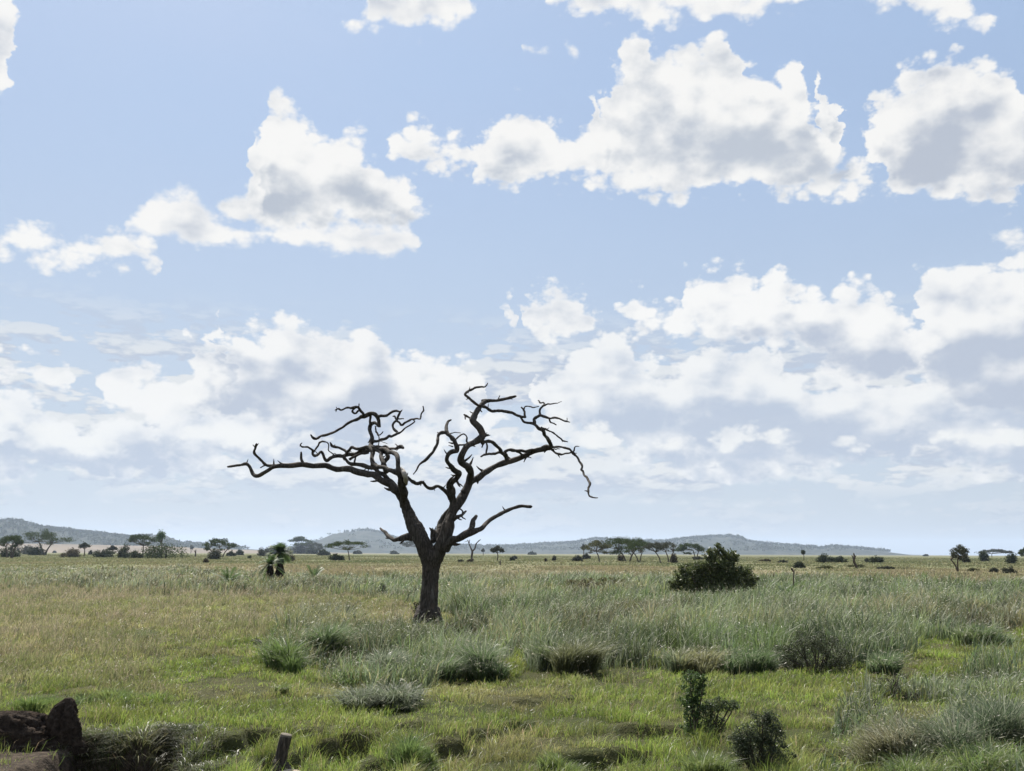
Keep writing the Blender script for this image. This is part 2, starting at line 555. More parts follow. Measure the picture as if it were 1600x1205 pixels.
def height(x, y):
    d = np.hypot(x, y)
    z = (fbm(x * 0.35, y * 0.35, 3, 5) - 0.5) * 0.22 * step01(d, 2, 12) + (fbm(x * 1.7, y * 1.7, 3, 9) - 0.5) * 0.12
    z = z + (fbm(x / 60, y / 60, 3, 21) - 0.5) * 0.5 * step01(d, 60, 160)
    wob = (fbm(x * 2.2, y * 2.2, 3, 31) - 0.5) * 0.35
    near = d < 30
    if np.any(near):
        sd = sdpoly(x, y, PIT)
        z = z - (0.13 + 0.57 * step01(x, PX0 - 0.15, PX0 + 0.2)) * step01(-sd + wob * 1.5, 0.0, 0.40) * near
        for hx, hy, a, b, c in HOLES:                      # cut steps: steep on the far side, ramping up towards the camera
            v = hy + wob * 0.6 - y
            side = 1 - step01(np.abs(x - hx + wob * 0.5) / a, 0.75, 1.15)
            z = z - c * side * step01(v, -0.05, 0.12) * (1 - step01(v, b * 0.4, b * 3.2))
    return z


def ground_sheet():
    az = np.concatenate([np.arange(-180, -40, 4), np.arange(-40, -31, 1), np.arange(-31, 31, 0.16), np.arange(31, 40, 1), np.arange(40, 180.1, 4)])
    r = [0.4]
    while r[-1] < 14000:
        q = r[-1]
        r.append(q + (0.35 if q < 9.5 else 0.055 if q < 18 else 0.055 * (q / 18) ** 1.6 if q < 60 else q * 0.02))
    r = np.array(r)
    A, Q = np.meshgrid(np.radians(az), r)
    X = np.sin(A) * Q; Y = np.cos(A) * Q
    Z = height(X, Y) * step01(Q, 0.3, 3)
    Z = Z - (Q / 14000) ** 2 * 4
    V = np.stack([X, Y, Z], -1).reshape(-1, 3)
    V = np.vstack([V, [[0, 0, 0]]])
    n = len(az); m = len(r)
    i = np.arange(m - 1)[:, None] * n + np.arange(n - 1)[None]
    i = i.ravel()
    F = np.stack([i, i + 1, i + n + 1, i + n], -1)
    c = len(V) - 1
    T = np.stack([np.full(n - 1, c), np.arange(1, n), np.arange(n - 1)], -1)
    F = F[:, ::-1]
    x, y = V[:, 0], V[:, 1]
    sd = sdpoly(x, y, PIT) if True else 0
    dirt = step01(-sd + (fbm(x * 2.2, y * 2.2, 3, 31) - 0.5) * 0.5, -0.25, 0.05) * (np.hypot(x, y) < 40)
    col = np.stack([dirt, np.zeros_like(dirt), np.zeros_like(dirt)], -1)
    m = material('savanna_soil')
    v = objco()
    n1 = noise3(v, 0.35, 6, 0.6); n2 = noise3(v, 9, 5, 0.65); n3 = noise3(objco((1, 0.22, 1)), 0.03, 5, 0.6)
    g = mixc(sstep(n1, 0.35, 0.65), (0.036, 0.045, 0.014), (0.070, 0.066, 0.030))
    g = mixc(sstep(n2, 0.4, 0.8), g, (0.035, 0.038, 0.014))
    sx = node('ShaderNodeNewGeometry'); px, py, pz = sep(S(sx.outputs['Position']))
    far = sstep(py, 80.0, 140.0)
    f = mixc(sstep(n3, 0.38, 0.62), (0.115, 0.118, 0.056), (0.180, 0.150, 0.088))
    f = mixc(sstep(noise3(objco((1, 0.3, 1)), 0.011, 4, 0.6), 0.5, 0.62), f, (0.115, 0.122, 0.058))
    f = mixc(sstep(noise3(v, 0.6, 4, 0.7), 0.55, 0.8), f, (0.08, 0.078, 0.04))
    f = mixc(sstep(py + (n3 - 0.5) * 120.0, 165.0, 240.0) * 0.65, f, (0.098, 0.108, 0.050))
    f = mixc(sstep(py, 900.0, 3500.0) * 0.6, f, (0.165, 0.145, 0.105))
    g = mixc(far, g, f)
    dv, _, _ = sep(attr())
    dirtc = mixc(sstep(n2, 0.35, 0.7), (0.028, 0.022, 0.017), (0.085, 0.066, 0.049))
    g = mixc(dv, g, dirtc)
    bump = n2 * 0.4 + noise3(v, 30, 3, 0.6) * 0.3
    finish(principled(g, 0.95, 0.1, bump, 0.12).outputs[0])
    o = mesh_obj('ground', V, [F, T], m, col=col, smooth=True)
    o['kind'] = 'structure'
    return o


ground_sheet()


# ------------------------------------------------------------------ far hills
def hill_range(tops, r0, width, base_px, mat, seed, rough=1.0, foot=None):
    """a ridge whose skyline runs through photograph points, standing r0 metres out"""
    pts = [azel(*p) for p in tops]
    az = np.arange(pts[0][0], pts[-1][0], 0.05)
    el = np.interp(az, [p[0] for p in pts], [p[1] for p in pts])
    rr = np.linspace(-1, 1.0, 46)
    A, Q = np.meshgrid(np.radians(az), rr)
    rad = r0 + Q * width
    E = np.radians(np.interp(np.degrees(A), az, el))
    H = np.maximum(np.tan(E) * r0 / np.cos(0) + CAM_H, 0.0)
    prof = np.cos(np.clip(Q, -1, 1) * math.pi / 2) ** 1.2
    fold = (fbm(np.degrees(A) * 1.5, Q * 2.2, 4, seed) - 0.5) * 0.55 * (1 - prof) * 1.2
    Z = H * np.clip(prof + fold * prof, 0, 1.02)
    Z = Z + (fbm(np.degrees(A) * 9, Q * 6, 3, seed + 5) - 0.5) * 0.05 * H * rough * step01(prof, 0.05, 0.4)
    edge = step01(np.degrees(A), pts[0][0], pts[0][0] + 1.0) * (1 - step01(np.degrees(A), pts[-1][0] - 1.0, pts[-1][0]))
    Z = Z * np.where(H > 4, 1.0, 1.0) - 6 * (1 - step01(prof, 0.0, 0.12)) - 3
    V = np.stack([np.sin(A) * rad, np.cos(A) * rad, Z], -1).reshape(-1, 3)
    n = len(az); m = len(rr)
    i = (np.arange(m - 1)[:, None] * n + np.arange(n - 1)[None]).ravel()
    F = np.stack([i, i + 1, i + n + 1, i + n], -1)
    o = mesh_obj('hills', V, F, mat, smooth=True)
    o['kind'] = 'structure'
    # scrub on the slopes and along the skyline
    k = 5200
    ii = rng.integers(0, n - 1, k); jj = rng.integers(4, m - 8, k)
    jj[:1500] = rng.integers(19, 25, 1500)
    P = V.reshape(m, n, 3)[jj, ii]
    keep = (P[:, 2] > H.max() * 0.12)
    P = P[keep]
    P = P[fbm(P[:, 0] / 260, P[:, 1] / 260, 3, seed) > 0.42]
    return P


def hill_mat(name, a, b, s):
    m = material(name)
    n = noise3(objco((1, 1, 2)), s, 6, 0.7)
    finish(principled(mixc(sstep(n, 0.4, 0.6), a, b), 0.95, 0.05).outputs[0]); return m


M_hill = hill_mat('wooded_hill', (0.018, 0.026, 0.020), (0.050, 0.054, 0.042), 0.012)
M_slope = hill_mat('dry_slope', (0.15, 0.128, 0.102), (0.19, 0.158, 0.125), 0.004)


def puffs(P, size, col, jit=0.4):
    """small leafy clumps, several crossed faces each"""
    n = len(P)
    k = 7
    c = np.repeat(P, k, 0) + rng.normal(0, 1, (n * k, 3)) * size * np.array([0.45, 0.45, 0.25])
    c[:, 2] += size * 0.5
    return leaves(c, np.full(len(c), size * 0.42), col, jit)


def leaves(c, s, col, jit=0.3, long=1.0, up=0.0):
    """one face per leaf at centres c with sizes s"""
    n = len(c)
    d = rng.normal(0, 1, (n, 3)); d[:, 2] = d[:, 2] * (1 - up) ; d /= np.linalg.norm(d, axis=1)[:, None]
    u = np.cross(d, rng.normal(0, 1, (n, 3))); u /= np.linalg.norm(u, axis=1)[:, None]
    w = np.cross(d, u)
    s = np.asarray(s)[:, None] * rng.uniform(0.6, 1.3, (n, 1))
    a = c - u * s * long; b = c + w * s * 0.55; e = c + u * s * long; f = c - w * s * 0.55
    V = np.stack([a, b, e, f], 1).reshape(-1, 3)
    F = np.arange(n * 4).reshape(-1, 4)
    C = np.asarray(col)[None] * rng.uniform(1 - jit, 1 + jit, (n, 1)) * rng.uniform(0.92, 1.08, (n, 3)) if np.ndim(col) == 1 else col
    return V, F, np.repeat(C, 4, 0)


hp = []
hp.append(hill_range([(-400, 842), (-200, 826), (-60, 816), (0, 815), (22, 813), (60, 823), (110, 829), (150, 834), (190, 838), (215, 842), (240, 835), (252, 832), (268, 840), (290, 848), (330, 853), (400, 858), (470, 862)],
                     4800, 1000, 0, M_hill, 3))
hp.append(hill_range([(430, 862), (470, 853), (495, 845), (520, 834), (550, 830), (575, 829), (592, 832), (620, 842), (660, 850), (700, 852), (750, 853), (800, 854), (850, 850), (900, 848), (930, 842),
                      (985, 846), (1040, 846), (1075, 842), (1110, 839), (1140, 838), (1155, 840), (1168, 846), (1200, 850), (1240, 853), (1270, 855), (1285, 857), (1300, 854), (1340, 857), (1380, 861), (1420, 866), (1480, 868)],
                     6200, 1400, 0, M_hill, 8))
hill_range([(-500, 846), (-100, 847), (0, 848), (60, 848), (150, 850), (260, 852), (330, 856), (420, 859), (520, 862), (620, 864)], 3000, 800, 0, M_slope, 15, rough=0.2)
for P, s in zip(hp, (13.0, 15.0)):
    V, F, C = puffs(P, s, (0.045, 0.055, 0.028))
    o = mesh_obj('hill_scrub', V, F, M_far, col=C)
    o['kind'] = 'stuff'; o['label'] = 'dark scrub and trees scattered over the far hills'; o['category'] = 'scrub'


# ------------------------------------------------------------------ branches
def tube(path, sides=10, seg=5, knob=0.12, seed=0, tip=True, flute=0.0, crook=0.0):
    """path: (x, y, z, r) rows -> one tapering, knotty closed tube"""
    P = np.asarray(path, float)
    if len(P) == 2: P = np.array([P[0], (P[0] + P[1]) / 2, P[1]])
    E = np.vstack([2 * P[0] - P[1], P, 2 * P[-1] - P[-2]])
    out = []
    for k in range(1, len(E) - 2):
        for t in np.arange(seg) / seg:
            a, b, c, d = E[k - 1], E[k], E[k + 1], E[k + 2]
            out.append(0.5 * ((2 * b) + (c - a) * t + (2 * a - 5 * b + 4 * c - d) * t * t + (-a + 3 * b - 3 * c + d) * t ** 3))
    out.append(P[-1]); C = np.array(out)
    rad = np.maximum(C[:, 3], P[:, 3].min() * 0.7)
    C = C[:, :3].copy()
    if crook:
        jr = np.random.default_rng(seed + 3)
        ln = np.cumsum(np.r_[0, np.linalg.norm(np.diff(C, axis=0), axis=1)])
        for ax in range(3):
            q = ln / (rad.mean() * 5.5) + ax * 31 + seed
            C[:, ax] += (np.abs(((q * 1.0) % 2) - 1) - 0.5 + 1.6 * (vnoise(q * 1.3, q * 0 + ax, seed) - 0.5)) * rad * crook * np.minimum(1, ln / (rad.mean() * 3)) * np.minimum(1, (ln[-1] - ln) / (rad.mean() * 3))
    n = len(C)
    T = np.gradient(C, axis=0); T /= np.linalg.norm(T, axis=1)[:, None] + 1e-9
    ref = np.array([0.3, 1.0, 0.15]); N = []
    for k in range(n):
        v = ref - T[k] * (ref @ T[k]); v /= np.linalg.norm(v) + 1e-9
        N.append(v); ref = v
    N = np.array(N); B = np.cross(T, N)
    th = np.linspace(0, 2 * math.pi, sides, endpoint=False)
    s = np.cumsum(np.r_[0, np.linalg.norm(np.diff(C, axis=0), axis=1)])
    rr = rad[:, None] * (1 + knob * 2 * (fbm(s[:, None] / (rad.mean() * 3) + seed * 7.1, np.cos(th)[None] * 1.2 + np.sin(th)[None] * 2 + 9, 3, seed) - 0.5)
                         + flute * np.sin(th * 5 + s[:, None] * 0.5 + seed)[...] + knob * 1.2 * (vnoise(s / (rad.mean() * 2.2), s * 0 + seed, 3) - 0.5)[:, None])
    V = C[:, None] + rr[..., None] * (np.cos(th)[None, :, None] * N[:, None] + np.sin(th)[None, :, None] * B[:, None])
    V = V.reshape(-1, 3)
    i = (np.arange(n - 1)[:, None] * sides + np.arange(sides)[None]); j = (np.arange(n - 1)[:, None] * sides + (np.arange(sides) + 1)[None] % sides)
    F = np.stack([i.ravel(), j.ravel(), (j + sides).ravel(), (i + sides).ravel()], -1)
    V = np.vstack([V, [C[0] - T[0] * rad[0] * 0.3], [C[-1] + T[-1] * rad[-1] * (1.2 if tip else 0.1)]])
    a = np.arange(sides); b = (a + 1) % sides
    T1 = np.stack([b, a, np.full(sides, len(V) - 2)], -1)
    o = (n - 1) * sides
    T2 = np.stack([a + o, b + o, np.full(sides, len(V) - 1)], -1)
    return V, F, np.vstack([T1, T2])


def join(parts):
    V = []; Q = []; T = []; o = 0
    for v, f, t in parts:
        V.append(v); Q.append(f + o); T.append(t + o); o += len(v)
    return np.vstack(V), [np.vstack(Q), np.vstack(T)]


TD = 36.2                                   # distance of the dead tree
tbase = ground(671, 978); TD = tbase[1]


def tdepth(px, py):
    k = min(1.0, math.hypot((px - 672) / 90.0, (py - 880) / 160.0)) ** 1.3 if py < 880 else 0.0
    return k * (1.15 * math.sin(px / 41.0 + 0.6) + 0.8 * math.sin(py / 27.0 + px / 70.0))


def tpath(pts, r, bulge=0.0, fat=1.06):
    """photograph points and radii in pixels -> world path on the tree"""
    n = len(pts)
    rs = np.interp(np.linspace(0, 1, n), np.linspace(0, 1, len(r)), r) if len(r) != n else np.array(r, float)
    out = []
    for k, ((x, y), q) in enumerate(zip(pts, rs)):
        D = TD + tdepth(x, y) + bulge * math.sin(math.pi * k / (n - 1))
        p = at(x, y, D)
        out.append((*p, q * D / FPX * fat))
    return out


def dead_tree():
    root = thing('dead_tree', 'large bare dead tree with twisted forking branches standing alone in the grass', 'tree', (tbase[0], tbase[1], 0))
    trunk = [
        tube(tpath([(669, 1002), (670, 984), (669, 964), (670, 942), (672, 912), (673, 884), (674, 870), (675, 858)], [21, 20, 17.5, 14.3, 14.2, 15.0, 16.5, 13], fat=0.90), 28, 8, 0.12, 1, False, 0.05),
        tube(tpath([(672, 885), (667, 866), (660, 848), (653, 833), (646, 819), (639, 803), (634, 790), (630, 778)], [12, 13.5, 13.5, 13.3, 12.2, 10, 8.3, 6.5], fat=0.90), 24, 8, 0.13, 2, False, 0.05),
        tube(tpath([(676, 885), (683, 866), (691, 850), (697, 836), (700, 824), (703, 811), (706, 800), (708, 786), (706, 773), (705, 764)], [12, 12.5, 12.5, 12, 11.5, 9.2, 7.6, 6.4, 6.0, 5.5], fat=0.90), 24, 8, 0.15, 3, False, 0.06),
        tube(tpath([(686, 846), (689, 830), (694, 815), (700, 803), (706, 795)], [6, 8, 8, 6, 4], 0.5), 16, 7, 0.2, 4, False),
        tube(tpath([(656, 950), (653, 964), (649, 980), (645, 994)], [5, 6, 5, 3], -0.35), 12, 6, 0.2, 5),
        tube(tpath([(682, 952), (686, 968), (691, 982), (697, 994)], [5, 6, 5.5, 3], -0.5), 12, 6, 0.2, 6),
    ]
    V, F = join(trunk)
    t = mesh_obj('trunk', V, F, M_bark, root, smooth=True)
    rm = t.modifiers.new('remesh', 'REMESH'); rm.mode = 'VOXEL'; rm.voxel_size = 0.030; rm.use_smooth_shade = True
    tx = bpy.data.textures.new('bark_lumps', 'CLOUDS'); tx.noise_scale = 0.13; tx.noise_depth = 3
    dm = t.modifiers.new('lumps', 'DISPLACE'); dm.texture = tx; dm.strength = 0.06; dm.mid_level = 0.5; dm.mid_level = 0.5; dm.texture_coords = 'GLOBAL'
    big = [  # pts, radii, twigs
        ([(632, 790), (626, 777), (616, 765), (596, 748), (568, 738), (526, 731), (489, 727.5), (446, 727), (428, 729.5), (417, 736), (404, 743), (395, 741), (391, 729), (385, 724), (375, 727), (356, 729.5)],
         [6.5, 6.2, 5.6, 5.0, 4.7, 4.3, 4.2, 3.5, 3.2, 3.0, 3.0, 2.8, 2.5, 2.2, 2.0, 1.5], 0,
         [([(430, 728), (414, 724.7), (405, 715.4), (397, 707.5), (398.4, 700.8), (401, 694)], [2.6, 1.9, 1.9, 1.6]), ([(416, 726), (407, 731)], [1.4, .8]), ([(399, 700), (395, 695)], [.8, .5]), ([(400, 699), (404, 693)], [.7, .4]),
          ([(473, 726), (471, 716), (470.5, 707)], [2.3, 1.9, 1.5])]),
        ([(628, 779), (619, 764), (608, 750), (592, 737), (571, 729), (550, 725), (543, 721), (538.7, 714.6), (541, 709)], [5, 4.2, 3.6, 3, 3, 2.7, 2.3, 1.8, 1.5], 0.5,
         [([(571, 729), (566, 733), (565, 736)], [1, .5]), ([(575, 728), (572, 734), (573, 737)], [1, .5]), ([(578, 728), (577, 733)], [.9, .5])]),
        ([(622, 741), (610, 734.5), (602, 731.5), (590, 728), (582, 725)], [3.4, 3.2, 3, 3, 3], -0.3, []),
        ([(630, 785), (628.5, 773), (627, 755), (622.5, 740), (622, 728), (622.7, 719.6), (619.8, 711.6), (612.8, 707.6), (604.8, 704.7), (592.9, 700.7), (580, 698.5)],
         [6, 5.8, 5, 4.2, 3.6, 3.4, 3.4, 3.2, 3, 3, 3.2], -0.5,
         [([(632, 762), (635, 750), (640, 746)], [3, 2.2, 1]), ([(589, 699), (600, 698.7), (610, 701), (620, 701.7), (626, 700), (631, 700.7)], [2.5, 2.2, 2, 2, 3.2, 2]), ([(625, 700), (620, 696)], [1, .5]), ([(626, 702), (622, 707)], [.8, .4]), ([(594, 690), (607, 695)], [.6, .4])]),
        ([(601, 731), (600, 727), (603.8, 719.6), (606.8, 714.6), (604, 708), (596, 703)], [3.6, 3.4, 3, 3, 2.8, 2.6], 0.3, []),
        ([(604, 738), (598, 726), (596.8, 714.6), (592.9, 706.6), (584, 700)], [3.8, 3.4, 2.9, 2.8, 2.6], -0.2, []),
        ([(582, 727), (582.4, 709.6), (580, 697.7), (580, 684.7), (577.4, 671.8), (578.5, 664), (584, 660.5), (592, 665)], [3.2, 3.4, 3.6, 3.0, 2.8, 2.7, 2.5, 2.8], 0,
         [([(591.5, 667), (593.2, 660), (592.6, 653), (588, 648), (580, 646.4), (570, 649.5), (559.6, 655), (549.6, 657.5), (539.7, 663.8), (529.7, 670.8), (519.8, 676.8), (509.8, 680), (501.8, 681.5), (494.9, 685.7), (490.9, 685.5), (485.5, 679.5)],
           [3.3, 3.0, 2.9, 3.1, 3.2, 3.2, 2.6, 2.1, 2, 2, 2, 1.9, 1.8, 1.8, 2, .9]),
          ([(578.5, 663), (578, 655), (579, 648)], [2, 1.8, 1.8]),
          ([(569, 650), (563.6, 642), (558.6, 636.8), (549.6, 636.6), (541.7, 637.2), (533.7, 640.4), (527.7, 639.4), (523.7, 641)], [2.2, 2.1, 2.2, 2, 1.7, 1.5, 1.4, .8]),
          ([(560.5, 638), (561, 631)], [1.3, .8]), ([(527, 639), (525.5, 636)], [.8, .4]), ([(526, 640), (524.5, 644)], [.8, .4]),
          ([(555, 637.5), (551.2, 640), (551, 644), (554.6, 646.4), (559.6, 642)], [1.6, 1.4, 1.5, 1.4, 1.4]),
          ([(590, 651), (600, 650), (608, 648), (613.8, 643), (619.8, 642), (624.7, 643.5), (628.5, 640.5)], [2.5, 2, 1.9, 1.8, 1.7, 1.5, .6]),
          ([(625.5, 642.5), (622.5, 651), (619.8, 657), (614.2, 664), (614.8, 669.8), (620, 674), (621, 677.5)], [1.6, 1.7, 1.8, 1.8, 1.8, 1.8, 1.5]),
          ([(619, 655), (617, 651.5), (613.8, 650.5)], [1.4, 1.3, .8]), ([(622, 654.6), (630.7, 654.4)], [1.2, .9]),
          ([(620, 657), (623.7, 661.8), (627.7, 664), (633.7, 660), (641.7, 656), (649.6, 654.6), (656.6, 654.4), (658, 647), (662.3, 641), (661, 635)], [1.8, 1.8, 1.9, 1.7, 1.5, 1.2, 1.2, 1.1, 1.2, .9]),
          ([(582, 691), (590, 688.7), (600, 685.2), (610, 681.8), (621, 677.5), (627.7, 673.8), (635.7, 667.3), (647.7, 659.5), (645.5, 656)], [2.4, 2.2, 2.2, 2.1, 1.9, 1.4, 1.1, 1, .9]),
          ([(586.5, 666), (587.5, 672), (590, 677), (592, 683), (592, 690), (591, 697)], [1, 1, .9, .9, .8, .8]), ([(598.6, 674.5), (592.4, 680.5), (588, 676), (586, 670)], [.9, .9, .8, .6])]),
        ([(583, 699), (569.6, 700), (559.6, 701), (550.5, 699), (545.7, 702.5), (540.5, 709)], [3.2, 2.6, 2.3, 2.3, 2.2, 1.8], -0.3, []),
        ([(583, 703), (574.5, 704.7), (564.6, 706), (554.6, 708.6), (544.7, 710), (534.7, 712), (524.7, 714), (516.8, 716.6), (510.8, 718.1), (506.8, 715.6), (503.8, 709.6), (501.3, 706), (496.9, 709.6), (491.9, 713.1), (488.6, 710.6), (488.9, 704.7), (485.9, 701.7), (479.9, 698.9), (472, 698.2), (469.3, 695.2), (471.8, 692.2)],
         [3.4, 2.8, 2.6, 2.8, 2.9, 2.8, 2.8, 2.8, 2.6, 2.0, 1.8, 1.8, 1.9, 2, 1.9, 1.8, 1.6, 1.4, 1.3, 1.2, .6], 0.3,
         [([(488.5, 705), (494.9, 696.7), (498.6, 690), (507.8, 690), (511.6, 694.7), (511.6, 702.7), (517.8, 708), (522.7, 712)], [1.6, 1.4, 1.6, 1, .9, .8, .8, .8]),
          ([(514.2, 690.5), (518.8, 695.7), (527.7, 698.9), (536.7, 702.7), (541.7, 707.6), (546, 711)], [.8, 2.2, 1.9, 1.9, 2.2, 2]), ([(517, 696.5), (521, 694)], [1.6, 1]),
          ([(522, 712), (523, 708.5), (519.5, 708), (517.5, 712)], [.6, .6]), ([(545.5, 718), (554.6, 713), (564.6, 709), (575, 707.6)], [2, 1.9, 1.6, 1.6]), ([(553, 722), (555, 713)], [1.3, 1.2])]),
        ([(628, 748), (635, 745.5), (643, 750.5), (652.4, 755), (659, 753), (667, 761), (675, 762), (683, 760), (691, 764), (697.6, 769), (703, 780)], [2.6, 2.6, 2.5, 2.5, 2.3, 2.5, 2.4, 2.2, 2.6, 2.8, 3], 0.4,
         [([(659, 753), (661, 750)], [1.2, .6]), ([(677, 762), (678, 766)], [.8, .4])]),
        ([(705, 775), (704.5, 763), (707, 755), (713, 749.5), (716, 742.6), (713, 736), (708.5, 731.5), (700, 724), (698.5, 718), (700.5, 711.5), (706, 706.5), (714, 705)], [6, 5.2, 4.6, 4.2, 3.8, 3.8, 3.6, 3.3, 3.2, 3.2, 3.5, 3.6], 0,
         [([(700, 762), (700, 754.5), (704, 749), (709, 744.5)], [3, 2.4, 2, 1]), ([(713, 752), (719, 757), (723, 760)], [1.3, .8])]),
        ([(706, 806), (711, 792), (717.5, 780), (725.5, 769), (732, 757), (734.6, 744), (731, 732), (722.3, 722.5), (719.7, 714.8), (722.3, 706.9), (730.3, 698), (741, 690), (751.5, 684), (753, 678), (748, 669.5), (739.5, 660.5), (740.3, 652.4), (744, 643), (751.5, 634), (757.5, 628)],
         [5.5, 6.0, 6.4, 6.2, 5.8, 5.3, 5.2, 4.9, 4.6, 4.6, 4.5, 4.8, 5.4, 5.2, 5.0, 4.8, 4.4, 4.0, 3.8, 3.6], 0,
         [([(753, 626.2), (762, 626.5), (772.8, 625.9), (786, 624.5), (799, 620.8), (805.5, 619.3)], [2.2, 3, 2.7, 2.5, 2.1, 1.8]), ([(778.8, 623), (781, 618)], [.9, .6]), ([(796, 622.5), (800.5, 624)], [.8, .5]),
          ([(738, 655), (731, 651), (725, 648)], [2, 1.6, 1.1]), ([(727, 649), (727, 655)], [1.3, .9]), ([(739, 646), (734, 643)], [1, .5]), ([(749, 640), (753, 644)], [1.2, .7]),
          ([(755, 682), (761, 676)], [1, .5]), ([(755, 683), (766, 680)], [1.5, .6]), ([(737, 695), (742.5, 697.8)], [1.4, .6]),
          ([(731.6, 694), (729, 688), (729, 681), (723.7, 678.3), (717, 681.6), (713, 686)], [1.5, 1.3, 1.2, 1.2, 1.2, 1.2]), ([(714, 696.5), (722, 695), (733, 695.5)], [1.5, 1.5, 1.6]),
          ([(754, 687), (757, 691), (752.5, 699)], [2, 1.4, .7])]),
        ([(762, 598.7), (758.5, 604), (751, 605.2), (743.6, 606), (733, 610.3), (726.5, 616.8), (733, 622), (739.6, 628), (750, 633.8), (762, 638.8), (772.8, 642), (786, 642), (799.9, 645.9), (813, 651), (821, 651.8)],
         [.7, 1.2, 1.4, 1.8, 1.8, 1.8, 1.9, 1.9, 2.2, 2.4, 2.3, 2.2, 2.1, 2.0, 1.8], -0.25,
         [([(811, 650), (819.8, 659), (833, 663), (843.7, 668.4), (849, 672.4), (850.6, 679), (857, 685.7), (859.7, 692.3), (862, 699)], [1.5, 1.8, 2, 2.6, 2.7, 2.6, 2.6, 2.6, 2.6]),
          ([(845, 668), (852, 670.5), (859.7, 673.7), (866.3, 677.7), (873, 683), (879.6, 688.4), (887, 690.5)], [1.8, 1.5, 1.3, 1.2, 1.2, 1.2, .7]), ([(854, 671), (858, 668.5)], [.7, .4]), ([(879, 688), (878.5, 691)], [.7, .4]),
          ([(821, 652.5), (819, 642), (815, 636.8)], [1.6, 1.6, 1.5]), ([(818.5, 640), (820, 636.5), (824.5, 634.6), (834.4, 636.6), (842, 635)], [1.2, 1.1, 1, 1, .5]),
          ([(835.5, 664), (834, 655), (836.5, 651.5), (843, 649), (851, 650), (858.4, 654), (866, 651.8), (875.6, 655.8), (884, 658.3), (890.5, 659.8)], [2.5, 2.4, 2.4, 2.2, 2, 1.6, 1.5, 1.4, 1.4, .6]), ([(886, 658.5), (886, 653)], [.7, .4]),
          ([(844, 649.5), (843, 641), (847, 636.5), (852, 633), (862, 631), (870, 630), (877.5, 627.5)], [1.9, 1.8, 1.7, 1.7, 1.1, .8, .4]), ([(852, 633), (848.5, 629.5), (844, 629), (841, 625.8)], [1.5, 1.3, 1.2, 1]),
          ([(858, 654), (859.7, 659), (869, 664)], [1.3, 1.3, .8])]),
        ([(714, 706), (713.5, 697), (709, 687), (702.4, 680.3), (697, 675), (697, 667), (699.5, 659), (704.8, 656.2)], [3.8, 3.6, 3.5, 3.0, 3.4, 2.5, 2.1, 1.2], 0,
         [([(700, 676.5), (694, 675.5), (688, 678), (684.5, 684), (683, 693.6), (678.5, 702.9), (672, 711), (666.6, 717.5), (659, 723), (654.6, 726.5), (651, 734.8), (646, 741)], [3, 2.8, 2.8, 2.5, 2.3, 2.2, 2, 2.2, 1.8, 1.4, 1.1, .8]),
          ([(703.7, 677.5), (711, 675.8), (719.7, 676.8)], [.8, .7, .5]), ([(708, 693), (701, 691.5)], [1.3, .6]), ([(708, 698), (701, 696)], [1, .5]), ([(688, 678), (683.5, 676)], [1.6, .8])]),
        ([(724, 771), (731, 761), (738, 753), (746, 746), (757, 737.4), (772.8, 728.5), (786, 723.5), (799.9, 720), (815.9, 714.6), (833, 707.5), (846.4, 703), (853.5, 699.3), (860, 700.3)], [5.5, 5.2, 5.0, 4.8, 4.5, 4.2, 4.4, 4.0, 3.6, 3.2, 3.6, 4.5, 3.0], 0,
         [([(793, 720), (791, 713), (789, 707), (797, 703.2), (813, 704.3), (822, 705), (830.5, 702.3), (842, 703.5)], [3.4, 3, 2.7, 2.4, 2.2, 2, 2.1, 2]), ([(806.6, 705), (817, 712)], [1.7, 1.9]),
          ([(791, 712), (783.4, 705.5), (778, 698.9), (770, 691.5), (761, 689), (753, 692.5)], [3.2, 2.8, 2.5, 2.5, 2.4, 2.4]), ([(755, 692), (753.5, 699)], [1.5, .7]),
          ([(784, 706), (779.4, 706.9), (770, 709), (759.5, 710), (751.5, 713.5)], [2.2, 2, 1.9, 1.9, 1.5]), ([(760, 690), (761, 699), (759.5, 709)], [1.3, 1.3, 1.4]),
          ([(826, 711), (822, 715.5), (818.5, 722)], [2, 1.3, .6]), ([(824, 714), (830, 715.5)], [1.1, .6]),
          ([(857, 699), (864, 698.7), (873, 698.6), (883.6, 699.5), (891.6, 704.3), (896.9, 709.6), (904.8, 717.6), (908.8, 726.9), (909, 733), (912.8, 741.5), (919.5, 750.8), (921, 757.4), (918.6, 766), (920, 773), (926, 777.5), (934, 778)],
           [2.8, 1.8, 1.8, 1.9, 1.9, 1.8, 1.8, 1.8, 1.7, 1.7, 1.8, 1.9, 1.7, 1.3, 1.1, .6]),
          ([(919, 768), (914, 767)], [1.2, .8]), ([(860, 701), (865, 704.3), (871.6, 709.3), (882.3, 709.2), (891.6, 707.6), (896.9, 704.5), (898.9, 698.3), (905, 697.4)], [2, 1.6, 1.8, 1.4, 1.2, 1.2, .9, .5]),
          ([(872, 710), (874.5, 715)], [1.2, .5]), ([(865, 702), (875, 701.5)], [1, .5]), ([(893, 706), (901, 708.5)], [.8, .5])]),
        ([(696, 856), (704, 848), (716, 841.5), (729.4, 833), (737, 829.5), (745, 827.5), (753, 824.3), (768.7, 811), (790, 798.3), (811, 791.6), (829.8, 791.8)], [7, 6.3, 5.3, 5, 5.2, 3.8, 3.6, 3.2, 2.7, 2.5, 2.2], -0.4,
         [([(734, 832), (737.5, 825), (740.5, 815), (744.5, 807)], [4, 3.8, 3.6, 2.8])]),
